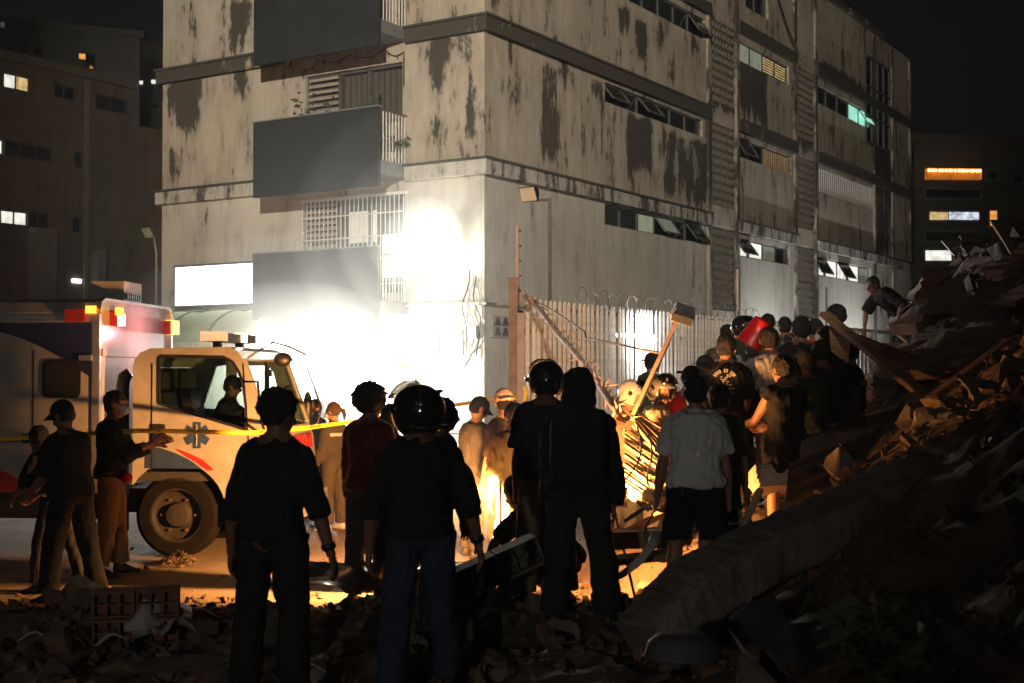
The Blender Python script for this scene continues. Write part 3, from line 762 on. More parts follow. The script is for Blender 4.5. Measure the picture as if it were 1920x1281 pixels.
def adir(a, b, side):
    """limb direction: a = degrees forward of hanging, b = degrees outward"""
    a, b = R(a), R(b)
    return Vector((side*math.sin(b), math.sin(a)*math.cos(b), -math.cos(a)*math.cos(b)))
STAND = ((4,4),(-2,2))
PLACED = []          # (x, y, z) where feet need ground
def person(label, px, py, Y, yaw=0, H=None, ground=None, lean=4, slean=0, twist=0, head=(0,0), la=((5,8),(14,4)), ra=((5,8),(14,4)), ll=STAND, rl=STAND,
           top=(None,.9), bottom=(None,1.95), skin=S_a, shoes=SH_dark, hair='short', hmat=None, bulk=.02, baggy=.02, vox=.013, extras=(), curl=.5, group=None, foot=True, girth=1.0, wr=.008, pre=None):
    up = Vector((0,0,1)); rt0 = Vector((1,0,0))
    # legs relative to pelvis
    J = {}
    for s, leg, nme in ((-1, ll, 'L'), (1, rl, 'R')):
        hip = Vector((s*.092, 0, -.03)); d1 = adir(leg[0][0], leg[0][1], s); d2 = adir(leg[1][0], leg[1][1], s)
        J['hip'+nme] = hip; J['kn'+nme] = hip+d1*.42; J['an'+nme] = hip+d1*.42+d2*.41
    hp = .085 - min(J['anL'].z, J['anR'].z)
    pel = Vector((0,0,hp))
    for k in list(J): J[k] = J[k]+pel
    # spine
    def sdir(t):
        a = R(lean)*(.35+.65*min(1, max(0, t)/.22)); b = R(slean)*min(1, max(0, t)/.2)
        return Vector((math.sin(b), math.sin(a)*math.cos(b), math.cos(a)*math.cos(b)))
    def spos(t):
        if t <= 0: return pel + up*t
        p = pel.copy(); n = 12
        for k in range(n): p = p + sdir(t*(k+.5)/n)*(t/n)
        return p
    tw = Matrix.Rotation(R(twist), 3, 'Z')
    def rtv(t): return (Matrix.Rotation(R(twist)*min(1, max(0, t)/.45), 3, 'Z') @ rt0)
    torso = [(-.085,.085,.075),(-.03,.142,.110),(.02,.156,.116),(.09,.148,.105),(.17,.134,.097),(.26,.142,.105),(.34,.156,.112),(.41,.162,.110),(.46,.148,.096),(.50,.105,.078),(.53,.068,.064)]
    def trings(t0, t1, inf, hem=0.0):
        out = []
        for (t, a, b) in torso:
            if t < t0-1e-6 or t > t1+1e-6: continue
            c = spos(t); z = sdir(t); x = rtv(t); x = (x-z*x.dot(z)).normalized(); y = z.cross(x)
            g = inf + (hem if t < .05 else 0)
            out.append([c + x*(math.copysign(abs(math.cos(q))**.85, math.cos(q))*(a*girth+g)) + y*(math.copysign(abs(math.sin(q))**.9, math.sin(q))*(b*girth+g)) for q in [2*math.pi*j/18 for j in range(18)]])
        return out
    # arms
    for s, arm, nme in ((-1, la, 'L'), (1, ra, 'R')):
        sh = spos(.435) + rtv(.45)*(s*.155); d1 = tw @ adir(arm[0][0], arm[0][1], s); d2 = tw @ adir(arm[1][0], arm[1][1], s)
        J['sh'+nme] = sh; J['el'+nme] = sh+d1*.295; J['wr'+nme] = sh+d1*.295+d2*.255; J['fd'+nme] = d2
    nb = spos(.52); nd = (sdir(.5)*.75+up*.25).normalized()
    hc = nb + nd*.155 + (sdir(.5)*.2+Vector((0,1,0))*.02)
    hc = nb + nd*.142 + (tw @ Vector((0,.024,0)))
    Hm = Matrix.Rotation(R(twist)+R(head[0]), 4, 'Z') @ Matrix.Rotation(-R(head[1]), 4, 'X') @ Matrix.Scale(1.07, 4); Hm.translation = hc
    hl = lambda v: Hm @ Vector(v)
    top_z = {'afro': .165, 'curly': .145, 'helmet': .165, 'fullhelmet': .17, 'hood': .15}.get(hair, .125)
    htop = hc + Vector((0,0,top_z))
    z_top = P(px, py, Y).z
    s = (H/1.75) if H else (z_top-ground)/htop.z
    Rz = Matrix.Rotation(R(yaw), 4, 'Z')
    off = Rz @ (htop*s)
    tgt = P(px, py, Y)
    loc = tgt - off
    if ground is not None: loc.z = ground
    W = Matrix.Translation(loc) @ Rz @ Matrix.Scale(s, 4)
    W3 = W
    J['W'] = W; J['Hm'] = Hm; J['s'] = s; J['spos'] = spos; J['rtv'] = rtv; J['sdir'] = sdir; J['loc'] = loc
    root = thing('person', label, 'person', tuple(loc), group)
    def emit(name, mb, mt, vx=None, amp=0.0, parent=None, extra=None, freq=7.0, smooth=True):
        mb.v = [W @ Vector(v) for v in mb.v]
        if extra: extra.v = [W @ Vector(v) for v in extra.v]
        o = obj(name, mb, mt, parent or root, smooth=smooth)
        if vx: REMESH.append((o, vx*s, amp, extra, freq))
        return o
    J['emit'] = emit; J['root'] = root
    # ---- body: one continuous figure
    b = MB(); b.rings(trings(-.09, .53, 0))
    for sd_ in (-1,1): b.tube([nb+nd*.02+rtv(.45)*(sd_*.03), nb-nd*.03+rtv(.45)*(sd_*.09), J['sh'+('L' if sd_ < 0 else 'R')]], [.040,.046,.05], 10)
    b.tube([nb - nd*.07, nb, nb+nd*.06, hc - Hm.to_3x3() @ Vector((0,.02,.04))], [.078,.062,.056,.058], 12)
    R3 = Hm.to_3x3()
    b.ell(hl((0,-.008,.022)), (.077,.096,.098), R3, 16, 12)
    b.ell(hl((0,.022,-.045)), (.058,.066,.072), R3, 14, 10)
    b.ell(hl((0,.058,-.085)), (.028,.026,.022), R3, 10, 8)       # chin
    b.tube([hl((0,.086,.03)), hl((0,.106,-.012)), hl((0,.112,-.028)), hl((0,.085,-.038))], [.010,.014,.018,.010], 8)  # nose
    b.ell(hl((0,.080,.033)), (.055,.020,.012), R3, 10, 6)        # brow
    b.ell(hl((0,.083,-.058)), (.026,.014,.010), R3, 8, 6)        # lips
    for sd_ in (-1,1): b.ell(hl((sd_*.080,-.004,-.008)), (.012,.022,.034), R3, 8, 8)
    hand = MB()
    for sd_, n in ((-1,'L'),(1,'R')):
        a_, e_, w_, fd = J['sh'+n], J['el'+n], J['wr'+n], J['fd'+n]
        lp = lambda p, q, t: p+(q-p)*t
        g_ = girth
        b.tube([a_, lp(a_,e_,.35), lp(a_,e_,.8), e_, lp(e_,w_,.25), lp(e_,w_,.6), w_, w_+fd*.03], [.056*g_,.051*g_,.043,.041,.044*g_,.038,.028,.030], 12)
        hp_, kn, an = J['hip'+n], J['kn'+n], J['an'+n]
        b.tube([hp_, lp(hp_,kn,.3), lp(hp_,kn,.75), kn, lp(kn,an,.28), lp(kn,an,.7), an, an+Vector((0,.02,-.06))], [.086,.084,.064,.056,.060,.045,.037,.04], 12)
        # hand
        inw = (tw @ Vector((-sd_,0,0))); side = fd.cross(inw)
        side = side.normalized() if side.length > .1 else Vector((0,1,0)); inw = side.cross(fd).normalized()
        if (tw @ Vector((-sd_,0,0))).dot(inw) < 0: inw = -inw
        fwd = side if side.y > 0 or abs(side.y) < .3 else -side
        hand.tube([w_, w_+fd*.035, w_+fd*.075, w_+fd*.098], [.030,.040,.042,.036], 10, flat=.45, ref=fwd)
        cl = curl if not isinstance(curl, dict) else curl[n]
        for k in range(4):
            o_ = fwd*(.030-.0195*k); L_f = (.072,.082,.077,.060)[k]; p0 = w_+fd*.088+o_*.95; c1 = cl*(.5+.12*k)
            d_1 = (fd*math.cos(c1)+inw*math.sin(c1)+fwd*(.10-.07*k)).normalized(); d_2 = (fd*math.cos(c1*2.0)+inw*math.sin(c1*2.0)).normalized(); d_3 = (fd*math.cos(c1*2.7)+inw*math.sin(c1*2.7)).normalized()
            p1_ = p0+d_1*L_f*.45; p2_ = p1_+d_2*L_f*.33; p3_ = p2_+d_3*L_f*.28
            hand.tube([p0-d_1*.015, p0, p1_, p2_, p3_, p3_+d_3*.004], [.009,.0105,.0098,.0088,.0075,.004], 7)
        t0 = w_+fd*.028+fwd*.030; td = (fd*.62+fwd*.72+inw*.35).normalized(); td2 = (fd*.9+fwd*.22+inw*.35).normalized()
        hand.tube([t0-td*.02, t0, t0+td*.035, t0+td*.035+td2*.03, t0+td*.035+td2*.034], [.013,.0145,.012,.009,.004], 7)
    emit('body', b, skin, vox, 0, extra=hand)
    # ---- shirt
    tm, sl = top
    if tm is not None:
        m = MB(); m.rings(trings(-.05 if sl >= 0 else .0, .50, bulk, .012))
        m.tube([nb-nd*.06, nb-nd*.02, nb+nd*.018], [.095+bulk*.4,.078+bulk*.3,.060+bulk*.2], 14)
        for n in 'LR':
            a_, e_, w_ = J['sh'+n], J['el'+n], J['wr'+n]; sd_ = -1 if n == 'L' else 1
            inner = a_ - rtv(.45)*(sd_*.06)
            m.tube([nb-nd*.035+rtv(.45)*(sd_*.05), nb-nd*.05+rtv(.45)*(sd_*.10), a_+Vector((0,0,.012))-rtv(.45)*(sd_*.01), a_+(e_-a_)*.14], [.046+bulk*.4,.050+bulk*.5,.054*girth+bulk*.55,.056*girth+bulk*.8], 12)
            L = sl
            if L > .05:
                ps = [a_]; rs = [.054*girth+bulk*.55]
                st = [.3,.6,.9,1.0,1.2,1.5,1.8,2.0]
                for q in [x for x in st if x < L]+[L]:
                    p = a_+(e_-a_)*q if q <= 1 else e_+(w_-e_)*(q-1)
                    ps.append(p); rs.append(max(.040, (.058-.010*q)*girth)+bulk*(1.0 if L < 1.2 else .75))
                ps.append(ps[-1]+(ps[-1]-ps[-2]).normalized()*.004); rs.append(rs[-1]*.92)
                m.tube(ps, rs, 12)
        emit('shirt', m, tm, vox*.95, wr*1.5)
    # ---- trousers
    bmt, bl = bottom
    if bmt is not None:
        m = MB(); m.rings(trings(-.085, .09, min(.012+baggy*.4, max(.004, bulk-.016))))
        for n in 'LR':
            hp_, kn, an = J['hip'+n], J['kn'+n], J['an'+n]
            ps = [hp_+Vector((0,0,.03))]; rs = [.090+baggy*.8]
            for q in [x for x in (.3,.6,.9,1.0,1.15,1.4,1.7,1.95) if x < bl]+[bl]:
                p = hp_+(kn-hp_)*q if q <= 1 else kn+(an-kn)*(q-1)
                ps.append(p); rs.append((.088-.026*min(q,1)-.012*max(0,q-1))+baggy*(.8+.35*max(0,q-.5)))
            m.tube(ps, rs, 14)
        emit('trousers' if bl > 1.2 else 'shorts', m, bmt, vox*.95, wr*1.4, freq=6)
    # ---- shoes
    if foot:
        for n in 'LR':
            an = J['an'+n]; sd_ = -1 if n == 'L' else 1; kn = J['kn'+n]
            sh_dir = (an-kn).normalized(); pit = max(-.2, min(.9, math.atan2(-sh_dir.y, -sh_dir.z)))*.75 if sh_dir.y < -.15 else 0
            fw = Vector((sd_*.16, math.cos(pit), -math.sin(pit))).normalized(); u_ = Vector((0,math.sin(pit),math.cos(pit))); sdv = fw.cross(u_)
            m = MB(); rs = []
            for (x, wd, h0, h1) in ((-.065,.025,-.07,-.02),(-.05,.036,-.083,.02),(.0,.040,-.085,.03),(.06,.042,-.085,.0),(.12,.047,-.085,-.035),(.165,.040,-.085,-.045),(.19,.022,-.08,-.055)):
                c = an+fw*x
                rs.append([c + sdv*(wd*math.cos(q)) + u_*((h0+h1)/2 + (h1-h0)/2*math.sin(q)) for q in [2*math.pi*j/12 for j in range(12)]])
            m.rings(rs); emit('shoe', m, shoes)
    # ---- hair and headgear
    hm = hmat
    def shell(name, r, mt, cut, th=.012, c=(0,-.005,.02), nu=28, nv=18, par=None):
        m = MB(); keep = set()
        def dirv(k, j):
            el = -math.pi/2+math.pi*k/nv; az = 2*math.pi*j/nu; return Vector((math.cos(el)*math.sin(az), math.cos(el)*math.cos(az), math.sin(el)))
        for k in range(nv):
            for j in range(nu):
                if not cut(dirv(k+.5, j+.5)): keep.add((k, j))
        ids = {}
        def vid(k, j, inn):
            if k in (0, nv): j = 0
            q = (k, j % nu, inn)
            if q not in ids:
                d = dirv(k, j % nu); t_ = th if inn else 0
                ids[q] = len(m.v); m.v.append(hl((c[0]+d.x*(r[0]-t_), c[1]+d.y*(r[1]-t_), c[2]+d.z*(r[2]-t_))))
            return ids[q]
        def face(l):
            u = []
            for x in l:
                if x not in u: u.append(x)
            if len(u) > 2: m.f.append(tuple(u))
        for (k, j) in keep:
            cs = [(k,j),(k,j+1),(k+1,j+1),(k+1,j)]
            face([vid(*q, 0) for q in cs]); face([vid(*q, 1) for q in reversed(cs)])
            for (a_, b_, nb_) in ((0,1,(k-1,j)),(1,2,(k,(j+1)%nu)),(2,3,(k+1,j)),(3,0,(k,(j-1)%nu))):
                if nb_ not in keep and 0 <= nb_[0] < nv: face([vid(*cs[a_],0), vid(*cs[a_],1), vid(*cs[b_],1), vid(*cs[b_],0)])
        return emit(name, m, mt, parent=par)
    if hair in ('short', 'buzz'):
        g_ = .012 if hair == 'short' else .006
        m = MB(); m.ell(hl((0,-.020,.026)), (.079+g_,.092+g_,.094+g_), R3, 16, 12); m.ell(hl((0,-.045,-.03)), (.066+g_*.6,.052+g_,.055), R3, 12, 8)
        emit('hair', m, hm or H_black, vox*.8, .007, freq=38)
    elif hair in ('curly', 'afro'):
        rg = random.Random(int(px)); rr = .105 if hair == 'curly' else .132; m = MB(); m.ell(hl((0,-.022,.035)), (rr*.93,rr*1.0,rr*.92), R3, 16, 12)
        m.ell(hl((0,-.045,-.02)), (.075,.055,.06), R3, 12, 8)
        for k in range(420):
            d = Vector((rg.gauss(0,1), rg.gauss(0,1), rg.gauss(0,1))).normalized()
            if d.z < -.45 or (d.y > .45 and d.z < .25): continue
            q = rr*rg.uniform(.9,1.05); m.ell(hl((d.x*q*.93, -.022+d.y*q, .035+d.z*q*.92)), (rg.uniform(.008,.015),)*3, None, 6, 5)
        emit('hair', m, hm or H_black, .0055, .007, freq=60)
    elif hair == 'ponytail':
        m = MB(); m.ell(hl((0,-.016,.026)), (.09,.104,.104), R3, 16, 12); m.tube([hl((0,-.10,.03)), hl((0,-.15,.01)), hl((0,-.165,-.06)), hl((0,-.15,-.13))], [.025,.035,.032,.012], 10)
        emit('hair', m, hm or H_brown, vox*.8, .005, freq=30)
    elif hair == 'bun':
        m = MB(); m.ell(hl((0,-.016,.026)), (.09,.104,.104), R3, 16, 12); m.ell(hl((0,-.11,-.02)), (.045,.045,.045), R3, 12, 8)
        emit('hair', m, hm or H_black, vox*.8, .005, freq=30)
    elif hair in ('cap', 'capback'):
        m = MB(); m.ell(hl((0,-.03,-.01)), (.08,.085,.075), R3, 12, 8); emit('hair', m, H_black, vox, .004, freq=30)
        m = MB(); m.ell(hl((0,-.006,.035)), (.090,.106,.098), R3, 18, 12); emit('cap', m, hm or K_black, vox, .002)
        sg = 1 if hair == 'cap' else -1
        m = MB(); rs = []
        for k in range(7):
            x = -.075+.15*k/6; bow = .014*(1-(x/.075)**2); y1 = .165-.9*x*x*6
            rs.append((x, bow, y1))
        for (x, bow, y1) in rs: m.v += [hl((x, sg*.07, .040+bow*.6)), hl((x, sg*y1, .018+bow)), hl((x, sg*.07, .033+bow*.6)), hl((x, sg*y1, .012+bow))]
        for k in range(6):
            i = 4*k; m.f += [(i,i+1,i+5,i+4),(i+2,i+6,i+7,i+3),(i+1,i+3,i+7,i+5),(i,i+4,i+6,i+2)]
        m.f += [(0,2,3,1),(24,25,27,26)]
        emit('cap_brim', m, hm or K_black)
    elif hair == 'helmet':
        sh_ = shell('helmet', (.128,.150,.140), hm or HELM, lambda d: (d.z < .25 and d.y > .52 and abs(d.x) < .72) or d.z < -.72, .022, (0,-.006,.018))
        shell('visor', (.136,.160,.148), VIS, lambda d: not (d.y > .15 and .42 < d.z < .93 and abs(d.x) < .75), .004, (0,.018,.035), par=sh_)
        for q in (-1,1):
            m = MB(); m.tube([hl((q*.118,.03,.03)), hl((q*.140,.03,.03))], .02, 12); emit('visor_hinge', m, M_black, parent=sh_)
    elif hair == 'fullhelmet':
        sh_ = shell('helmet', (.134,.160,.148), hm or HELM, lambda d: (-.30 < d.z < .33 and d.y > .45 and abs(d.x) < .80) or d.z < -.80, .025, (0,-.004,.012), 40, 26)
        shell('visor', (.142,.176,.160), VIS, lambda d: not (d.y > .05 and .50 < d.z < .97 and abs(d.x) < .70), .004, (0,.025,.035), 40, 26, par=sh_)
        for q in (-1,1):
            m = MB(); m.tube([hl((q*.122,.02,.035)), hl((q*.148,.02,.035))], .026, 14); emit('visor_hinge', m, M_black, parent=sh_)
            m = MB(); m.ell(hl((q*.06,-.10,.10)), (.022,.05,.014), R3, 10, 6); emit('air_vent', m, hm or HELM, parent=sh_)
        m = MB(); m.tube([hl((-.1,-.10,-.085)), hl((0,-.135,-.09)), hl((.1,-.10,-.085))], .012, 8); emit('rim_trim', m, M_black, parent=sh_)
    elif hair == 'hood':
        m = MB(); m.ell(hl((0,-.03,.02)), (.118,.125,.130), R3, 16, 12); m.ell(hl((0,-.055,-.09)), (.12,.10,.09), R3, 14, 10)
        emit('hood', m, hm or K_black, vox, .012, freq=9)
    for e in extras: e(J, hl, R3)
    PLACED.append((loc.x, loc.y, loc.z, J, W))
    return root, J

# ---- small accessories shared by several people
def x_mask(J, hl, R3):
    m = MB(); m.ell(hl((0,.070,-.045)), (.062,.052,.050), R3, 14, 10); J['emit']('face_mask', m, MASK)
    m = MB(); m.tube([hl((.06,.06,-.03)), hl((.088,0,-.0)), ], .003, 5); m.tube([hl((-.06,.06,-.03)), hl((-.088,0,-.0))], .003, 5); J['emit']('mask_loop', m, MASK)
def x_eyes(J, hl, R3):
    for q in (-1,1):
        m = MB(); m.ell(hl((q*.032,.083,.012)), (.014,.010,.007), R3, 10, 6); J['emit']('eye', m, mat('eye_white', (.5,.47,.43), .3))
        m = MB(); m.ell(hl((q*.032,.0915,.012)), (.006,.004,.006), R3, 8, 6); J['emit']('pupil', m, M_black)
def x_band(side, mt=None):
    def f(J, hl, R3):
        w_ = J['wr'+side]; fd = J['fd'+side]; m = MB(); m.tube([w_-fd*.05, w_-fd*.045, w_-fd*.018, w_-fd*.013], [.036,.041,.041,.036], 12); J['emit']('wristband', m, mt or M_black)
    return f
def x_backpack(mt, w_=.17, d=.12, strap=True):
    def f(J, hl, R3):
        c = J['spos'](.27); z = J['sdir'](.3); x = J['rtv'](.3); y = z.cross(x); m = MB(); rs = []
        for (t, a, b) in ((-.26,.5,.4),(-.24,.85,.85),(-.1,1,1),(.1,1,1),(.2,.92,.9),(.26,.6,.6)):
            cc = c + z*t - y*(.12+d)
            rs.append([cc + x*(math.copysign(abs(math.cos(q))**.5, math.cos(q))*w_*a) + y*(math.copysign(abs(math.sin(q))**.6, math.sin(q))*d*b) for q in [2*math.pi*j/16 for j in range(16)]])
        m.rings(rs); J['emit']('backpack', m, mt, .016, .006)
        for q in (-1,1):
            m = MB(); p = [J['spos'](.43)-y*.13+x*(q*.09), J['spos'](.50)+x*(q*.11)-y*.03, J['spos'](.47)+x*(q*.12)+y*.10, J['spos'](.30)+x*(q*.15)+y*.13, J['spos'](.12)+x*(q*.17)]
            m.tube(p, .02, 8, flat=.4); J['emit']('backpack_strap', m, mt)
    return f
def x_hooddown(mt):
    def f(J, hl, R3):
        m = MB(); b = J['spos'](.50); y = Vector((0,1,0)); x = J['rtv'](.4)
        m.tube([b+x*.085+y*.05, b+x*.10-y*.03+Vector((0,0,.01)), b+x*.055-y*.095-Vector((0,0,.02)), b-y*.115-Vector((0,0,.05)), b-x*.055-y*.095-Vector((0,0,.02)), b-x*.10-y*.03+Vector((0,0,.01)), b-x*.085+y*.05], [.028,.036,.045,.055,.045,.036,.028], 10)
        J['emit']('hood', m, mt, .013, .006)
    return f
def x_stripe(part, mt, t, inf, hgt=.03):
    """a band round the torso at spine position t"""
    def f(J, hl, R3):
        m = MB(); rs = []
        for dt in (-hgt/2, -hgt/2+.002, hgt/2-.002, hgt/2):
            c = J['spos'](t+dt); z = J['sdir'](t); x = J['rtv'](t); x = (x-z*x.dot(z)).normalized(); y = z.cross(x); k = inf if abs(dt) < hgt/2-.001 else inf-.02
            rs.append([c + x*((.158+k)*math.cos(q)) + y*((.112+k)*math.sin(q)) for q in [2*math.pi*j/24 for j in range(24)]])
        m.rings(rs); J['emit'](part, m, mt)
    return f
def x_legstripe(mt, side, bag=.03, l=1.9):
    def f(J, hl, R3):
        n = side; sd_ = -1 if n == 'L' else 1; hp_, kn, an = J['hip'+n], J['kn'+n], J['an'+n]
        pts = []
        for q in (.05,.3,.6,.9,1.0,1.2,1.5,l):
            if q > l: break
            p = hp_+(kn-hp_)*q if q <= 1 else kn+(an-kn)*(q-1)
            pts.append(p+Vector((sd_*((.088-.026*min(q,1)-.012*max(0,q-1))+bag+.006), 0, 0)))
        m = MB(); m.tube(pts, .013, 6, flat=.5); J['emit']('side_stripe', m, mt)
    return f

WALK_L = dict(ll=((16,3),(4,2)), rl=((-10,3),(-26,2)))
WALK_R = dict(rl=((16,3),(4,2)), ll=((-10,3),(-26,2)))
# 1 curly-haired man, near left
person('curly-haired man in black long shirt and black trousers walking away, near left', 524, 727, 7.3, yaw=-8, H=1.76, head=(-28,8), lean=5, slean=2, la=((-8,15),(14,6)), ra=((0,16),(10,14)), ll=((12,7),(0,6)), rl=((-12,9),(-24,8)),
       top=(K_black,1.2), bottom=(K_black,1.97), skin=S_b, hair='curly', bulk=.024, baggy=.03, vox=.011, wr=.010, extras=(x_band('R'),), curl=.35)
# 2 helmeted man, near centre
person('man in glossy black motorcycle helmet, black shirt and blue jeans walking away', 784, 720, 7.7, yaw=12, H=1.82, head=(30,10), lean=7, la=((0,20),(10,4)), ra=((-4,25),(10,14)), ll=((-10,7),(-26,6)), rl=((14,7),(2,5)),
       top=(K_black,1.3), bottom=(K_jean,1.97), skin=S_b, hair='fullhelmet', bulk=.026, baggy=.025, vox=.011, wr=.010, girth=1.04, extras=(x_band('R'), ), curl=.45)
# 3 backpack man
person('man in bulky black hooded jacket seen from behind beside the khaki-trousered man', 1085, 692, 9.4, yaw=-4, H=1.82, head=(0,26), lean=8, la=((4,6),(10,0)), ra=((0,12),(4,4)), ll=((3,6),(-4,5)), rl=((3,8),(-3,7)),
       top=(K_black,1.95), bottom=(K_char,1.97), skin=S_b, hair='hood', hmat=K_black, bulk=.055, baggy=.035, girth=1.12, vox=.012, wr=.011, extras=(x_backpack(K_black,.19,.10),), curl=.6)
# 4 khaki trousers
person('helmeted man in dark tee and khaki trousers standing left of the hooded man', 1024, 676, 10.3, yaw=-6, H=1.88, head=(18,6), lean=3, la=((4,10),(8,4)), ra=((4,8),(10,4)), ll=((2,5),(-3,4)), rl=((6,4),(-2,4)),
       top=(K_navy,.85), bottom=(K_khaki,1.97), skin=S_b, hair='helmet', bulk=.034, baggy=.03, vox=.012, girth=1.06)
# 5 stooping capped man at far left
person('capped man in black stooping over at the far left beside the ambulance', 118, 752, 11.6, yaw=62, ground=.03, lean=9, head=(5,24), la=((12,6),(58,-8)), ra=((14,8),(62,-10)), ll=((12,5),(2,4)), rl=((-8,5),(-14,4)),
       top=(K_black,.95), bottom=(K_black,1.97), skin=S_b, hair='cap', bulk=.035, baggy=.03, vox=.013, girth=1.1)
person('person in black bending low behind the capped man at far left', 72, 800, 12.4, yaw=60, ground=.0, lean=30, head=(0,20), la=((22,5),(60,-10)), ra=((22,5),(60,-10)), ll=((18,5),(-2,4)), rl=((-8,5),(-16,4)),
       top=(K_black,1.0), bottom=(K_char,1.97), skin=S_b, hair='short', vox=.015)
# 6 masked man holding the tape
def x_pouch(J, hl, R3):
    m = MB(); c = J['spos'](.0)+Vector((.10,.15,-.02)); m.ell(c, (.09,.06,.05), None, 12, 8); J['emit']('waist_pouch', m, K_red)
person('masked man in dark jacket and tan trousers holding the yellow tape', 218, 733, 13.3, yaw=-80, ground=.0, lean=2, head=(-4,2), la=((32,6),(112,-4)), ra=((30,8),(118,-4)), ll=((8,4),(2,3)), rl=((-2,4),(-8,3)),
       top=(K_black,1.6), bottom=(K_khaki,1.95), skin=S_a, hair='buzz', bulk=.035, baggy=.028, vox=.013, extras=(x_mask, x_pouch))
# 7 paramedic woman
person('woman paramedic with ponytail, mask and reflective chest stripe standing by the truck front', 624, 755, 17.0, yaw=62, ground=0, lean=1, head=(6,6), la=((8,10),(40,-10)), ra=((6,12),(48,-16)), ll=((4,5),(-2,4)), rl=((2,7),(-2,5)),
       top=(K_jacket,1.9), bottom=(K_jacket,1.97), skin=S_c, shoes=SH_white, hair='ponytail', bulk=.045, baggy=.04, vox=.015, extras=(x_mask, x_stripe('reflective_stripe', BAND, .36, .055, .045)))
person('person in pale clothes half hidden behind the truck mirror', 588, 750, 18.4, yaw=150, ground=0, top=(K_teal,1.9), bottom=(K_grey,1.97), skin=S_c, hair='short', hmat=H_brown, vox=.017, extras=(x_mask,))
# 9 afro man
person('afro-haired man in dark red satin jacket watching from behind the yellow tape', 696, 716, 11.4, yaw=-28, ground=.02, lean=2, head=(-10,0), la=((2,7),(8,2)), ra=((8,7),(20,0)), ll=((2,4),(-2,3)), rl=((3,4),(-2,3)),
       top=(K_dred,1.9), bottom=(K_brown,1.97), skin=S_b, hair='afro', bulk=.03, baggy=.018, vox=.012, extras=(x_legstripe(BAND,'L',.022),))
person('person with hair bun and red top partly hidden behind the black helmet', 738, 758, 12.4, yaw=-55, ground=.02, head=(-10,-4), top=(K_red,1.0), bottom=(mat('pale_trousers',(.45,.44,.42),.8),1.97), skin=S_a, shoes=SH_white, hair='bun', vox=.014)
person('dark-haired man whose head shows at the right edge of the black helmet', 833, 748, 9.3, yaw=-60, ground=.24, head=(-8,4), lean=6, top=(K_char,.9), bottom=(K_char,1.97), skin=S_b, hair='short', vox=.014)
# 12 phone man
def x_phone(J, hl, R3):
    m = MB(); c = (J['wrL']+J['wrR'])/2 + Vector((0,.10,.03)); m.box((-.035,-.07,-.006), (.035,.07,.006), Matrix.Translation(c) @ Matrix.Rotation(R(35),4,'X')); J['emit']('phone', m, M_black, smooth=False)
person('man in cap and grey tee looking down at his hands behind the tape', 898, 745, 14.6, yaw=-62, ground=0, lean=6, head=(0,34), la=((18,6),(84,-22)), ra=((18,6),(84,-22)), ll=((4,4),(-2,3)), rl=((0,5),(-4,4)),
       top=(K_grey,.8), bottom=(K_brown,1.97), skin=S_c, hair='cap', hmat=K_char, bulk=.035, vox=.014, girth=1.1, extras=(x_phone,))
person('man in pink and white cap worn backwards near the fence corner post', 944, 730, 13.6, yaw=40, ground=.0, lean=5, head=(-20,5), top=(K_brown,1.0), bottom=(K_brown,1.97), skin=S_c, hair='capback', hmat=mat('cap_pink_white', (.62,.40,.36), .8, col2=(.70,.60,.55), nscale=9), vox=.014)
person('man in olive shirt lit orange from below, seen from behind', 962, 758, 12.6, yaw=18, ground=.0, lean=7, head=(20,10), la=((4,9),(10,4)), ra=((8,8),(20,2)), ll=((2,6),(-4,5)), rl=((6,6),(-4,5)),
       top=(K_olive,1.05), bottom=(K_beige,1.97), skin=S_a, hair='short', bulk=.038, vox=.013, wr=.012)
# 15 crouching hammer man
def x_hammer(J, hl, R3):
    w_ = J['wrL']+J['fdL']*.09; d = Vector((-.86,.42,.28)).normalized(); e = w_+d*.19
    m = MB(); m.tube([w_-d*.14, w_+d*.05, e], [.016,.015,.014], 8); h = J['emit']('hammer_handle', m, M_wood)
    q = d.cross(Vector((0,1,0))).normalized(); m = MB(); m.tube([e-q*.085, e-q*.06, e+q*.06, e+q*.085], [.02,.024,.024,.02], 8); J['emit']('hammer_head', m, M_rust)
person('crouching man in dark tee swinging a hammer low in front of the glare', 968, 893, 11.1, yaw=48, ground=.0, lean=50, head=(0,24), la=((46,12),(10,8)), ra=((52,8),(30,0)), ll=((96,16),(-36,8)), rl=((80,10),(-50,6)),
       top=(K_brown,.8), bottom=(K_camo,1.97), skin=S_a, hair='short', bulk=.03, vox=.013, extras=(x_hammer,), curl=1.3)
# 16-19 group at the fence
person('person in white motorcycle helmet and pale sweatshirt behind the bent fence', 1186, 712, 13.2, yaw=-140, H=1.70, lean=16, head=(20,16), top=(K_beige,1.9), bottom=(K_char,1.97), skin=S_a, hair='helmet', hmat=HELM_w, vox=.014, la=((20,8),(60,-10)), ra=((20,8),(60,-10)))
person('dark hooded person standing close against the palisade fence under the small white lamp', 1224, 662, 16.2, yaw=-60, H=1.72, top=(K_green,1.9), bottom=(K_char,1.97), skin=S_b, hair='capback', bulk=.04, vox=.016)
person('man in grey open-face helmet and cream hoodie looking towards the camera', 1240, 702, 12.4, yaw=-120, H=1.72, twist=10, head=(-38,6), lean=3, la=((10,8),(60,-20)), ra=((14,10),(70,-30)), ll=((4,5),(-4,4)), rl=((2,5),(-4,4)),
       top=(K_cream,1.9), bottom=(K_char,1.97), skin=S_a, hair='helmet', hmat=HELM_g, bulk=.042, vox=.011, wr=.011, extras=(x_hooddown(K_cream), x_eyes))
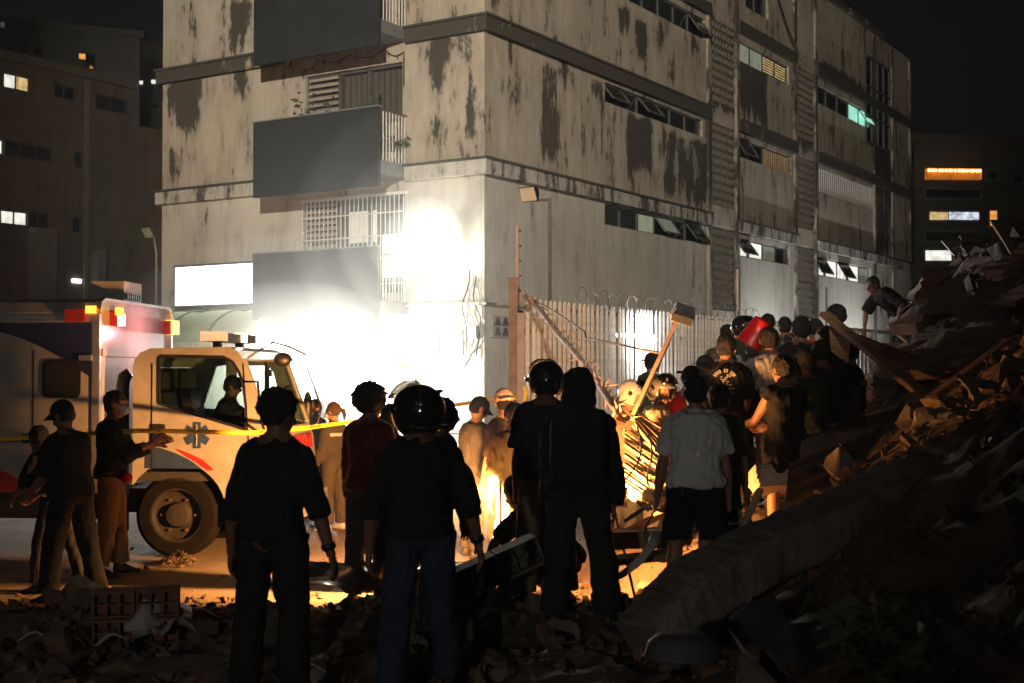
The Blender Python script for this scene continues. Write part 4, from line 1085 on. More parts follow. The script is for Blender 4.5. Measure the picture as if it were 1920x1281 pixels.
person('man in red shirt and black cap bending beside the cream hoodie', 1296, 688, 13.4, yaw=-70, H=1.74, lean=16, head=(10,18), la=((30,10),(70,-10)), ra=((30,10),(70,-10)), top=(K_red,.9), bottom=(K_char,1.97), skin=S_a, hair='capback', bulk=.04, vox=.014, girth=1.1)
# 20 white tee
person('man in white tee and black striped shorts seen from behind, right of centre', 1302, 705, 9.8, yaw=-3, H=1.78, lean=5, head=(4,2), la=((6,16),(12,8)), ra=((2,13),(12,6)), ll=((4,7),(-4,5)), rl=((0,7),(-8,5)),
       top=(K_white,.78), bottom=(K_black,.88), skin=S_a, hair='buzz', bulk=.036, baggy=.045, vox=.011, girth=1.10, wr=.011, curl={'L':1.0,'R':.6}, extras=(x_stripe('hem_piping', BAND, -.08, .0, .006),) if False else ())
person('person in grey tee half hidden behind the man in white tee', 1350, 722, 10.7, yaw=-20, H=1.68, lean=6, head=(-6,6), la=((6,8),(12,4)), ra=((4,8),(12,2)), top=(K_grey,.8), bottom=(K_char,1.0), skin=S_a, hair='short', bulk=.034, vox=.013)
person('man in camouflage cap in profile by the fence, left of the printed tee', 1338, 655, 15.0, yaw=-70, H=1.72, head=(0,6), top=(K_green,1.9), bottom=(K_char,1.97), skin=S_a, hair='cap', hmat=K_camo, vox=.015)
# 23 printed tee
PRT = mat('tee_print', (.32,.32,.31), .8)
def x_print(J, hl, R3):
    rg = random.Random(2); z = J['sdir'](.35); x = J['rtv'](.4); y = z.cross(x); c = J['spos'](.36)-y*.158
    m = MB()
    for k in range(60):
        t = rg.uniform(-.16,.05); u = rg.gauss(.01,.025); p = c+z*t+x*(u+.02*math.sin(t*40)); w_ = rg.uniform(.004,.012)
        m.hexa([p-x*w_-z*.004+y*.01, p+x*w_-z*.004+y*.01, p+x*w_-z*.004-y*.006, p-x*w_-z*.004-y*.006, p-x*w_+z*.004+y*.01, p+x*w_+z*.004+y*.01, p+x*w_+z*.004-y*.006, p-x*w_+z*.004-y*.006])
    o = J['emit']('back_print', m, PRT, smooth=False)
    m = MB()
    for k in range(11):
        q = R(-62+124*k/10); p = c+x*(.10*math.sin(q))+z*(.085*math.cos(q)-.005)
        if k in (4, 7): continue
        m.box((-.006,-.012,-.016), (.006,.010,.016), Matrix.Translation(p) @ Matrix.Rotation(q,4,'Y'))
    J['emit']('back_print', m, PRT, smooth=False)
person('man in black tee with white back print, left arm hanging lit orange', 1362, 629, 12.6, yaw=-14, H=1.80, lean=6, head=(-8,14), la=((4,10),(6,4)), ra=((34,6),(70,-6)), ll=((4,5),(-4,4)), rl=((2,5),(-8,4)),
       top=(K_black,.85), bottom=(K_char,1.97), skin=S_a, hair='short', bulk=.038, vox=.012, extras=(x_print,))
person('person in shiny silver grey hoodie reaching up with the red tub', 1440, 616, 12.7, yaw=10, H=1.78, lean=18, slean=-8, head=(6,10), la=((70,16),(130,0)), ra=((60,20),(100,6)), top=(K_hood,1.9), bottom=(K_char,1.97), skin=S_a, hair='short', bulk=.05, vox=.012, wr=.016, extras=(x_hooddown(K_hood),))
# 25 sleeveless man
person('man in black sleeveless top and black shorts with hands together before him', 1466, 667, 11.8, yaw=26, H=1.76, lean=4, head=(6,4), la=((34,10),(82,-16)), ra=((30,8),(78,-24)), ll=((3,5),(-4,4)), rl=((2,6),(-6,5)),
       top=(K_black,.10), bottom=(K_black,.80), skin=S_a, hair='short', bulk=.036, baggy=.045, vox=.011, girth=1.06, extras=(x_band('L', BAND),))
# 26 big black shirt
person('broad man all in black with one arm stretched to the right among the rescuers', 1502, 596, 13.4, yaw=-16, H=1.84, lean=8, head=(10,10), la=((20,10),(60,0)), ra=((40,46),(60,40)), top=(K_black,1.9), bottom=(K_black,1.97), skin=S_b, hair='short', bulk=.05, vox=.013, girth=1.15)
person('capped man in black jacket holding up an orange board at the heap edge', 1568, 572, 15.0, yaw=50, H=1.80, lean=4, head=(10,6), la=((50,14),(120,0)), ra=((30,20),(60,10)), top=(K_black,1.9), bottom=(K_char,1.97), skin=S_b, hair='cap', bulk=.04, vox=.015)
# heads at the back of the crowd
back = [(1392,592,16.6,K_green,'helmet','rescuer in dark round helmet at the back, left of the red tub',-150),
        (1364,610,17.4,K_char,'cap','dark capped rescuer at the back nearest the fence, above the printed tee',-60),
        (1440,590,17.6,K_green,'short','bareheaded rescuer at the back just right of the red tub',-10),
        (1472,596,17.0,K_brown,'short','short-haired rescuer at the back with a red sleeve, right of centre',-40),
        (1527,600,16.2,K_red,'short','rescuer in red at the back under the grille pier, beside the broad man',20),
        (1545,612,14.4,K_brown,'buzz','rescuer bending forward with bare brown arm beside the orange board',40),
        (1415,640,15.0,K_char,'short','dark-haired rescuer between the printed tee and the silver hoodie',-30),
        (1538,640,12.9,K_black,'short','rescuer in black at the heap edge right of the broad man',30),
        (1590,640,14.2,K_char,'short','crouching dark rescuer on the heap under the orange board',60),
        (1482,628,15.2,K_black,'short','dark rescuer squeezed between the silver hoodie and the broad man',-20),
        (1322,668,14.4,K_char,'capback','dark rescuer in backwards cap between the red shirt and the camouflage cap',-50),
        (1508,655,12.6,K_green,'short','rescuer in dark green directly right of the sleeveless man',0)]
for (x, y, Yd, km, hr, lab, yw) in back:
    person(lab, x, y, Yd, yaw=yw, H=1.72+random.uniform(-.04,.05), head=(random.uniform(-15,15), random.uniform(4,16)), lean=random.uniform(4,12), top=(km,1.2), bottom=(K_char,1.97), skin=S_b, hair=hr, vox=.017,
           la=((30,10),(70,-8)), ra=((24,10),(60,-6)), group='rescuers at the back of the crowd')
# stooping man on the heap
person('man in dark work clothes stooping on top of the rubble heap against the lit wall', 1636, 520, 21.5, yaw=112, H=1.9, lean=58, head=(0,22), la=((-10,58),(14,-6)), ra=((30,16),(4,4)), ll=((10,4),(0,4)), rl=((-2,6),(-10,5)),
       top=(cloth('dark_maroon',(.018,.010,.010)),1.0), bottom=(K_black,1.97), skin=S_b, hair='short', bulk=.04, baggy=.03, vox=.014, extras=(x_print2,) if False else ())

# ================================================================ rubble heap (terrain)
def sm(a, b, x):
    t = max(0.0, min(1.0, (x-a)/(b-a))); return t*t*(3-2*t)
def hbase(x, y):
    fg = .25*(1-sm(9.3, 12.0, y))
    x0 = .9+.13*(y-9)+.55*sm(11,15,y); sl = .66+.19*sm(9, 18, y)
    p = max(0.0, sl*(x-x0)); p = p if p < 2.6 else 2.6+(1-math.exp(-(p-2.6)/1.4))*2.2
    if y > 11: p = min(p, max(0.0, (1.22+.0265*y + 46.0*max(0, x/y-.289)) if y > 14 else 99))
    p *= 1-sm(24.5, 29.5, y)
    fg += .27*math.exp(-((y-10.45+.12*x)/.62)**2)*sm(-1.6,-.7,x)*(1-sm(.1,1.0,x))
    return max(fg, p) if p < .25 else p+.1*fg
PL = [(p[0], p[1], p[2]-hbase(p[0], p[1])) for p in PLACED]
def hcorr(x, y):
    sw = 0; sd_ = 0
    for (a, b, dz) in PL:
        q = (x-a)**2+(y-b)**2
        if q > 1.6: continue
        w_ = math.exp(-q/.16); sw += w_; sd_ += w_*dz
    return (sd_/max(sw, 1e-9))*min(1, sw*1.25) if sw > 1e-4 else 0.0, min(1, sw)
def height(x, y, rough=True):
    h = hbase(x, y); c, w_ = hcorr(x, y); z = h+c
    if rough and z > .02:
        k = min(1, z/.3)*(1-.85*w_)
        v = Vector((x, y, 0))
        z += k*(.12*noise.noise(v*1.1+Vector((3,7,1)))+.09*noise.noise(v*2.7)+.05*abs(noise.noise(v*6.1))+.03*noise.noise(v*13))*(1+.8*sm(1.2,3,z))
    return z
m = MB(); X0, X1, Y0, Y1, ST = -8.0, 13.0, -1.5, 31.0, .14
nx = int((X1-X0)/ST); ny = int((Y1-Y0)/ST)
for j in range(ny+1):
    for i in range(nx+1):
        x = X0+ST*i; y = Y0+ST*j; h = height(x, y); m.v.append(Vector((x, y, h if h > .015 else -.12)))
for j in range(ny):
    for i in range(nx):
        a = j*(nx+1)+i; m.f.append((a, a+1, a+nx+2, a+nx+1))
obj('rubble_terrain', m, M_dust, kind='structure', smooth=False)

# ---- rubble chunks
rg = random.Random(21)
def chunk_verts(rg, n=9, flat=1.0):
    bm = bmesh.new()
    for k in range(n):
        d = Vector((rg.uniform(-1,1), rg.uniform(-1,1), rg.uniform(-1,1)*flat)); bm.verts.new(d.normalized()*rg.uniform(.75,1.1) if rg.random() < .5 else d)
    r = bmesh.ops.convex_hull(bm, input=bm.verts)
    bmesh.ops.delete(bm, geom=[e for e in r['geom_interior'] if isinstance(e, bmesh.types.BMVert)], context='VERTS')
    bm.verts.index_update(); vs = [v.co.copy() for v in bm.verts]; fs = [[v.index for v in f.verts] for f in bm.faces]; bm.free(); return vs, fs
protos = [chunk_verts(rg, rg.randint(7,12), rg.choice((1,.7,.4,.25))) for _ in range(14)]
def rot(rg): return Matrix.Rotation(rg.uniform(0,6.28),3,'Z') @ Matrix.Rotation(rg.uniform(-.6,.6),3,'X') @ Matrix.Rotation(rg.uniform(-.6,.6),3,'Y')
stuff = {}
def put(mb, x, y, s, rg, zo=.25):
    vs, fs = rg.choice(protos); r = rot(rg); i = len(mb.v); c = Vector((x, y, max(0, height(x,y))+s*zo))
    mb.v += [c + r @ (v*s) for v in vs]; mb.f += [tuple(i+k for k in f) for f in fs]
near_p = lambda x, y, r: any((x-p[0])**2+(y-p[1])**2 < r*r for p in PLACED)
mats_r = [M_dust, mat('pale_concrete_rubble', (.12,.092,.068), .95, var=.4, nscale=4, bump=.5), M_brick]
mbs = [MB(), MB(), MB()]
n_ = 0
while n_ < 6500:
    z_ = rg.random()
    if z_ < .45: y = rg.uniform(3.5, 12.2); x = rg.uniform(-.42,.42)*y
    elif z_ < .62: y = rg.uniform(9.5, 12.5); x = rg.uniform(.0, 3.0)
    elif z_ < .95: y = rg.uniform(9, 24); x = y*rg.uniform(.16,.46)
    else: y = rg.uniform(11.5, 18); x = rg.uniform(-.32,.12)*y
    h = hbase(x, y)
    s = min(.13, .014*math.exp(rg.gauss(.8,.65)))
    if h < .02: s = min(s*.5, .04)
    if s > .08 and near_p(x, y, .3): continue
    kk = 0 if rg.random() < .62 else (1 if rg.random() < .7 else 2)
    if kk == 2: s = min(s, .06)
    put(mbs[kk], x, y, s, rg); n_ += 1
for k, (mb_, nm) in enumerate(zip(mbs, ('loose_rubble','loose_plaster_rubble','loose_brick_rubble'))):
    obj(nm, mb_, mats_r[k], kind='stuff', label=('loose dusty concrete rubble','loose pale plaster rubble','loose red brick crumbs')[k]+' strewn over the heap and road')
# larger chunks, each one a thing
lab_by_zone = ['angular dusty concrete chunk in the dark foreground rubble', 'broken concrete chunk on the dark heap at right', 'concrete chunk in the orange-lit rubble by the fallen fence']
cnt = 0
while cnt < 90:
    zn = 0 if cnt < 40 else (1 if cnt < 75 else 2)
    if zn == 0: y = rg.uniform(5.0, 11.3); x = rg.uniform(-.40,.22)*y; s = rg.uniform(.10,.24)
    elif zn == 1: y = rg.uniform(10.5, 22); x = y*rg.uniform(.24,.40); s = rg.uniform(.14,.36)
    else: y = rg.uniform(10.6, 12.6); x = rg.uniform(.5, 2.2); s = rg.uniform(.07,.16)
    if near_p(x, y, s+.22): continue
    mb_ = MB(); put(mb_, x, y, s, rg, .2); me = mesh_of('concrete_chunk', mb_); bm = bmesh.new(); bm.from_mesh(me)
    bmesh.ops.bevel(bm, geom=bm.edges[:], offset=s*.07, segments=1, affect='EDGES'); bmesh.ops.subdivide_edges(bm, edges=bm.edges[:], cuts=2, use_grid_fill=True)
    for v in bm.verts: v.co += Vector((noise.noise(v.co*9), noise.noise(v.co*9+Vector((7,0,0))), noise.noise(v.co*9+Vector((0,7,0)))))*s*.16
    bm.to_mesh(me); bm.free()
    obj('concrete_chunk', me, M_conc if rg.random() < .6 else M_dust, label=lab_by_zone[zn], cat='rubble chunk', group=['foreground concrete chunks','concrete chunks on the right heap','orange-lit concrete chunks'][zn]); cnt += 1

# ---- long pieces of wreckage
def slab(name, label, cat, a, b, wd, th, mt, jag=.0, up=Vector((0,0,1)), seg=10, seed=1, sag=0.0, group=None):
    """broken slab or board between two points, uneven edges"""
    a = Vector(a); b = Vector(b); t = (b-a).normalized(); x = t.cross(up).normalized(); yv = x.cross(t); r_ = random.Random(seed); m = MB(); rs = []
    for k in range(seg+1):
        q = k/seg; c = a+(b-a)*q - Vector((0,0,sag*math.sin(math.pi*q))); j = lambda: r_.uniform(-jag, jag)
        w_ = wd/2; h = th/2
        rs.append([c-x*(w_+j())-yv*(h+j()*.3), c+x*(w_+j())-yv*(h+j()*.3), c+x*(w_+j())+yv*(h+j()*.3), c-x*(w_+j())+yv*(h+j()*.3)])
    m.rings(rs); return obj(name, m, mt, label=label, cat=cat, group=group)
# big grey beam sweeping up to the right in the foreground
m = MB(); path = [(1190,1180,7.95),(1290,1075,8.15),(1420,1000,8.5),(1600,925,8.9),(1760,850,9.3),(1920,780,9.7),(2150,690,10.2)]
rs = []; r_ = random.Random(4)
pp = [P(*q) for q in path]; fine = []
for a, b in zip(pp, pp[1:]):
    for k in range(14): fine.append(a+(b-a)*k/14)
fine.append(pp[-1])
for k, c in enumerate(fine):
    t = (fine[min(k+1,len(fine)-1)]-fine[max(k-1,0)]).normalized(); x = t.cross(Vector((0,0,1))).normalized(); yv = x.cross(t); ring = []
    for j in range(24):
        q = 2*math.pi*(j+.5)/24; ring.append(c + x*(math.copysign(abs(math.cos(q))**.28, math.cos(q))*.22*(1+.03*r_.uniform(-1,1))) + yv*(math.copysign(abs(math.sin(q))**.28, math.sin(q))*.155*(1+.06*r_.uniform(-1,1))-.13))
    rs.append(ring)
m.rings(rs); m.v = [v + Vector((noise.noise(v*3.1), noise.noise(v*3.1+Vector((5,0,0))), noise.noise(v*3.1+Vector((0,5,0)))))*.022 + Vector((noise.noise(v*11), noise.noise(v*11+Vector((5,0,0))), noise.noise(v*11+Vector((0,5,0)))))*.008 for v in m.v]; obj('concrete_beam', m, M_conc, smooth=False, label='long grey concrete beam sloping up across the dark foreground to the right edge', cat='beam')
m = MB(); m.hexa([P(1500,858,11.6), P(1800,800,12.6), P(1800,800,12.6)+Vector((0,.5,0)), P(1500,858,11.6)+Vector((0,.5,0)), P(1500,828,11.6), P(1800,768,12.6), P(1800,768,12.6)+Vector((0,.5,0)), P(1500,828,11.6)+Vector((0,.5,0))])
bm = bmesh.new(); me = mesh_of('kerb_beam', m); bm.from_mesh(me); bmesh.ops.subdivide_edges(bm, edges=bm.edges, cuts=7, use_grid_fill=True)
for v in bm.verts: v.co += Vector((noise.noise(v.co*5), noise.noise(v.co*5+Vector((9,0,0))), noise.noise(v.co*5+Vector((0,9,0)))))*.035
bm.to_mesh(me); bm.free(); obj('broken_floor_edge', me, M_conc, label='broken concrete floor edge lit orange behind the man in sleeveless top', cat='beam')
# corrugated roofing sheet under it
def corrugated(name, label, p00, p10, p01, mt, waves=9, amp=.025, bend=.0, thick=.004):
    p00, p10, p01 = Vector(p00), Vector(p10), Vector(p01); nrm = (p10-p00).cross(p01-p00).normalized(); m = MB(); nu, nv = 14, waves*8
    for side in (0, 1):
        for i in range(nu+1):
            for j in range(nv+1):
                a = i/nu; b = j/nv; q = p00+(p10-p00)*a+(p01-p00)*b + nrm*(amp*math.sin(2*math.pi*waves*b) + bend*math.sin(math.pi*a) + .015*noise.noise(Vector((a*3,b*3,1))) - side*thick); m.v.append(q)
    n = (nu+1)*(nv+1)
    for i in range(nu):
        for j in range(nv):
            a = i*(nv+1)+j; m.f.append((a, a+1, a+nv+2, a+nv+1)); m.f.append((n+a, n+a+nv+1, n+a+nv+2, n+a+1))
    return obj(name, m, mt, smooth=True, label=label, cat='sheet')
M_sheet = mat('galvanised_sheet', (.22,.17,.12), .42, .6, var=.5, nscale=3, bump=.1)
corrugated('corrugated_sheet', 'corrugated metal sheet glowing orange below the broken floor edge', P(1470,955,11.0), P(1790,835,11.7), P(1480,868,11.5), M_sheet, 3, .05)
# crumpled sheets in the foreground
def crumple(name, label, c, sx, sy, rz, tilt, mt, amp=.07, seed=1, freq=2.2, cat='sheet'):
    m = MB(); n = 26; M4 = Matrix.Translation(Vector(c)) @ Matrix.Rotation(R(rz),4,'Z') @ Matrix.Rotation(R(tilt),4,'X')
    for s_ in (0, 1):
        for i in range(n+1):
            for j in range(n+1):
                a = (i/n-.5)*sx; b = (j/n-.5)*sy; v = Vector((a*freq+seed*7, b*freq, seed))
                z = amp*(noise.noise(v)*1.4+.6*abs(noise.noise(v*2.3))) - .1*max(0,abs(a)/sx*2-.6)
                m.v.append(M4 @ Vector((a+.1*noise.noise(v+Vector((5,5,5))), b+.1*noise.noise(v+Vector((2,5,5))), z-.005*s_)))
    k = (n+1)**2
    for i in range(n):
        for j in range(n):
            a = i*(n+1)+j; m.f.append((a,a+1,a+n+2,a+n+1)); m.f.append((k+a,k+a+n+1,k+a+n+2,k+a+1))
    return obj(name, m, mt, smooth=True, label=label, cat=cat)
M_tin = mat('scratched_tin', (.20,.17,.14), .32, .75, var=.4, nscale=4, bump=.2, bscale=14)
gp = lambda px, py, Y: P(px, py, Y)
crumple('tin_sheet', 'bent shiny metal sheet on the ground left of the black helmet man', P(640,1080,10.75), 1.1, .75, 14, 10, M_tin, .07, 1)
crumple('tin_sheet', 'crumpled grey sheet on the rubble right of the black helmet man', P(825,1062,10.5), .85, .6, -8, 10, M_tin, .09, 2)
crumple('plastic_sheet', 'pale plastic sheet draped over bricks in the dark lower left', P(300,1165,8.9), .45, .55, 20, 6, mat('pale_plastic', (.42,.40,.36), .5, var=.2), .12, 5, 4.0, 'plastic sheet')
# bent metal trim
m = MB(); m.tube([P(1140,1092,9.6), P(1170,1075,9.7), P(1200,1052,9.8), P(1222,1022,9.9), P(1228,1000,10.0)], .035, 8, flat=.4); obj('metal_trim', m, M_white, smooth=True, label='curved pale metal trim beside the hooded man\'s leg', cat='trim')
# hollow brick wall fragments
def brick_mesh():
    mb = MB(); w_, h_ = .29, .19
    out = [(-w_/2,-h_/2),(w_/2,-h_/2),(w_/2,h_/2),(-w_/2,h_/2)]; hs_ = []
    for i in range(3):
        for j in range(2):
            x0 = -w_/2+.018+i*.088; z0 = -h_/2+.018+j*.082; hs_.append([(x0,z0),(x0,z0+.07),(x0+.076,z0+.07),(x0+.076,z0)])
    mb.plate(out, hs_, lambda a, b, t: Vector((a, t, b)), -.10, .10)
    mb.box((-w_/2+.005,-.02,-h_/2+.005), (w_/2-.005,.02,h_/2-.005))
    return mesh_of('hollow_brick', mb)
hb = brick_mesh(); hb.materials.append(M_brick)
hb2 = hb.copy(); hb2.materials.clear(); hb2.materials.append(mat('grey_hollow_block', (.11,.098,.085), .9, var=.4, nscale=5, bump=.4))
def frag(label, c, rz, tilt, nx_, nz_, me, sc=1.0):
    t = thing('hollow_brick_fragment', label, 'brick fragment', tuple(c)); B = Matrix.Translation(Vector(c)) @ Matrix.Rotation(R(rz),4,'Z') @ Matrix.Rotation(R(tilt),4,'Y')
    for i in range(nx_):
        for j in range(nz_):
            inst('hollow_brick', me, B @ Matrix.Translation((i*.30*sc, random.uniform(-.01,.01), (j+.5)*.20*sc)) @ Matrix.Scale(sc,4), t)
    return t
frag('wall fragment of grey hollow blocks tilted on the rubble left of the khaki trousers', P(905,1105,9.5), 12, -22, 2, 1, hb2, 1.1)
frag('stack of hollow bricks under the pale plastic sheet in the lower left', Vector((P(215,1235,8.9).x, 8.9, max(.0, height(P(215,1235,8.9).x, 8.9))-.03)), 10, 0, 2, 2, hb, .95)
# boards, posts and slabs on the heap at right
B = [('timber_board','long orange-lit timber board leaning down from the crowd to the heap','board',(1545,588,13.9),(1755,762,12.2),.11,.05,M_wood,.004),
     ('timber_board','second thin timber board just under the long orange one','board',(1575,612,14.0),(1735,735,12.5),.07,.03,M_wood,.003),
     ('steel_post','dark steel post lying across the heap behind the timber boards','post',(1590,632,14.8),(1830,722,13.6),.12,.12,M_rust,.004),
     ('concrete_slab','long reddish concrete slab high on the heap right of the stooping man','slab',(1692,618,17.5),(1868,545,18.2),.55,.16,mat('reddish_slab',(.22,.11,.07),.95,var=.35,nscale=3,bump=.5),.03),  # slab colour leans red-brown
     ('concrete_slab','grey broken slab leaning below the reddish slab','slab',(1765,655,16.4),(1865,590,17.0),.6,.10,M_conc,.04),
     ('concrete_slab','wide reddish slab on the upper right of the heap','slab',(1790,690,15.2),(1925,610,15.8),.8,.14,mat('reddish_slab'),.04),
     ('concrete_slab','small orange-lit slab end sticking out of the heap at right','slab',(1800,712,14.2),(1862,672,14.6),.34,.09,mat('reddish_slab'),.02),
     ('concrete_slab','pale broken wall slab beside the stooping man','slab',(1684,612,21.4),(1752,528,21.8),.55,.12,mat('pale_wall_slab',(.42,.38,.32),.9,var=.3,nscale=4,bump=.4),.04),
     ('timber_post','dark timber post standing out of the heap at far right','post',(1822,520,17.0),(1850,612,16.6),.16,.16,mat('dark_timber',(.05,.04,.035),.8),.006),
     ('timber_board','broken timber plank pointing up at the right heap crest','board',(1868,520,18.4),(1915,590,17.6),.14,.05,M_wood,.006),
     ('metal_strip','silvery metal strip sticking up on the heap crest','strip',(1768,452,20.5),(1792,480,20.0),.05,.02,mat('silver_strip',(.6,.6,.62),.3,.7),.0),
     ('steel_rod','thin steel bar held out by the stooping man','rod',(1688,560,21.5),(1722,570,20.7),.03,.03,M_rust,.0),
     ('steel_rod','bent reinforcing bar crossing the pale wall slab','rod',(1705,590,20.9),(1740,533,21.0),.03,.03,M_rust,.0),
     ('timber_beam','thick timber beam lying in the orange light by the fallen fence','beam',(1120,1012,10.9),(1278,1006,10.7),.30,.14,M_wood,.006),
     ('timber_board','orange-lit board on the ground below the thick timber beam','board',(1140,1052,10.2),(1262,1040,10.3),.24,.05,M_wood,.006),
     ('wooden_stick','bright slim stick leaning beside the white-tee man\'s hand','stick',(1170,978,10.9),(1234,936,10.9),.035,.03,mat('pale_wood',(.55,.42,.28),.7),.0),
     ('wooden_stick','slanted splinter of wood beside the sleeveless man\'s leg','stick',(1392,990,10.4),(1426,918,10.6),.05,.03,mat('pale_wood'),.0),
     ('wooden_stick','long broken stick lying over the orange-lit rubble','stick',(1150,1012,10.7),(1245,962,11.3),.06,.05,M_wood,.004),
     ('concrete_block','white-hot lit concrete block at the knee of the white-tee man','block',(1262,1012,10.75),(1284,952,10.85),.22,.2,mat('pale_block',(.58,.52,.44),.9,var=.2),.01),
     ('concrete_block','pale broken block between the grey tee person and the sleeveless man','block',(1436,880,11.7),(1446,920,11.6),.3,.2,mat('pale_block'),.015)]
for k, (nm, lab, ct, a, b, wd, th, mt, jg) in enumerate(B): slab(nm, lab, ct, P(*a), P(*b), wd, th, mt, jg, seed=k)
rq = random.Random(77)
for k in range(46):
    y = rq.uniform(11.5, 22); x = y*rq.uniform(.295 if y > 14 else .25,.40)
    if near_p(x, y, .5): continue
    z = height(x, y); L = rq.uniform(.5, 1.7); az = rq.gauss(.35, .7); d = Vector((math.cos(az), math.sin(az), .55+rq.gauss(0,.22))).normalized(); c = Vector((x, y, z+rq.uniform(.0,.14)))
    ty = rq.random()
    if ty < .45: slab('floor_fragment', 'broken brown concrete slab lying on the right heap', 'slab', c-d*L*.45, c+d*L*.45, rq.uniform(.3,.8), rq.uniform(.05,.13), rq.choice((mat('reddish_slab'), M_dust, M_conc)), .05, seed=k, group='broken slabs on the right heap')
    elif ty < .8: slab('broken_plank', 'broken timber plank lying on the right heap', 'plank', c-d*L*.5, c+d*L*.5, rq.uniform(.06,.16), .03, M_wood, .006, seed=k, group='broken planks on the right heap')
    else:
        m = MB(); b2 = Vector((rq.gauss(0,.2), rq.gauss(0,.2), rq.gauss(.0,.15))); L *= .55; m.tube([c-d*L*.5, c+b2*.3, c+d*L*.4+b2, c+d*L*.6+b2*1.6], .012, 6); obj('bent_rebar', m, M_rust, smooth=True, label='bent reinforcing bar sticking out of the right heap', cat='rebar', group='bent bars on the right heap')
# PVC pipe offcut
def pipe(label, a, b, r):
    a = Vector(a); b = Vector(b); t = (b-a).normalized(); x = t.orthogonal().normalized(); y = t.cross(x); m = MB(); rs = []
    for (p, rr) in ((a,r),(b,r),(b,r*.88),(a,r*.88)): rs.append([p+x*rr*math.cos(q)+y*rr*math.sin(q) for q in [2*math.pi*j/20 for j in range(20)]])
    rs.append(rs[0]); m.rings(rs, cap=False); return obj('plastic_pipe', m, mat('pvc',(.55,.42,.26),.4), smooth=False, label=label, cat='pipe')
pipe('cut orange-lit plastic pipe lying between white-tee man and sleeveless man', P(1335,962,10.8), P(1378,968,10.3), .07)
pipe('short plastic pipe piece pointing left in the lit rubble', P(1215,928,11.2), P(1240,936,10.9), .06)
# cables dangling in the lit rubble
for k, (a, b, lab) in enumerate((((1195,800,11.6),(1170,930,11.2),'thin cable dangling over the fallen fence pales'), ((1205,815,11.6),(1240,935,11.2),'second cable sagging across the fallen fence pales'), ((1225,930,10.6),(1218,1040,10.2),'frayed cable hanging over the timber beam'))):
    A, Bv = P(*a), P(*b); m = MB(); m.tube([A+(Bv-A)*t+Vector((.06*math.sin(t*6+k), 0, -.10*math.sin(math.pi*t))) for t in [j/10 for j in range(11)]], .008, 5); obj('loose_cable', m, M_black, smooth=True, label=lab, cat='cable')
# small gravel heap by the wheel
m = MB(); c = P(335,1066,14.0); c.z = 0
for k in range(120):
    a = rg.uniform(0,6.28); r_ = rg.random()**.6*.22; vs, fs = rg.choice(protos); i = len(m.v); s = rg.uniform(.012,.03); q = c+Vector((r_*math.cos(a), r_*math.sin(a), .16*(1-r_/.24)))
    m.v += [q+v*s for v in vs]; m.f += [tuple(i+x for x in f) for f in fs]
obj('gravel_heap', m, M_dust, kind='stuff', label='small conical heap of gravel by the ambulance front wheel')
# leafy wreckage plants in the lower right corner
M_bigleaf = mat('broad_leaf', (.13,.15,.085), .55, var=.4, nscale=6)
plant('uprooted_plant', 'uprooted broad-leaved plant in the dark lower right corner', Vector((P(1650,1230,5.6).x, 5.6, P(1650,1270,5.6).z)), .55, 9, .7, .19, M_bigleaf, False, 31)
plant('uprooted_plant', 'second broad-leaved plant at the bottom edge right of the first', Vector((P(1760,1290,5.2).x, 5.2, P(1760,1300,5.2).z)), .42, 8, .8, .18, M_bigleaf, False, 37)
plant('uprooted_plant', 'thin sprig of leaves against the grey beam at far right', Vector((P(1880,930,8.6).x, 8.6, P(1880,930,8.6).z)), .6, 4, .35, .12, M_leaf, False, 39)
# upturned pale basin, dark sheet, left foreground scraps
crumple('tarp_scrap', 'dark rumpled tarpaulin scrap in the lower right foreground', P(1510,1185,6.2), .55, .45, 20, 25, mat('dark_tarp',(.04,.042,.05),.5), .08, 8, 4, 'tarpaulin')
m = MB(); c = P(1280,1215,6.4); m.rings([[c+Vector((r_*math.cos(q), r_*.8*math.sin(q), z)) for q in [2*math.pi*j/24 for j in range(24)]] for (r_, z) in ((.02,.07),(.12,.07),(.17,.03),(.19,-.03),(.20,-.04),(.18,-.05))]); obj('upturned_basin', m, mat('pale_basin',(.06,.057,.054),.7), smooth=True, label='upturned pale basin in the dark foreground rubble right of centre', cat='basin')
for k, (x, y, Yd, lab) in enumerate(((90,1250,8.6,'pale shredded strip in the lower left rubble'),(180,1236,8.7,'second shredded strip beside the hollow bricks'),(350,1148,9.4,'curled white strip above the plastic sheet'),(560,1205,8.0,'thin pale strip between the curly-haired man\'s legs'))):
    c = P(x, y, Yd); c.z = height(c.x, c.y)+.03; m = MB(); m.tube([c+Vector((t*.45-.2, .1*math.sin(t*5+k), .04+.05*math.sin(t*9+k))) for t in [j/10 for j in range(11)]], [.004+.012*math.sin(math.pi*j/10) for j in range(11)], 6, flat=.3); obj('shredded_strip', m, mat('pale_plastic'), smooth=True, label=lab, cat='strip')
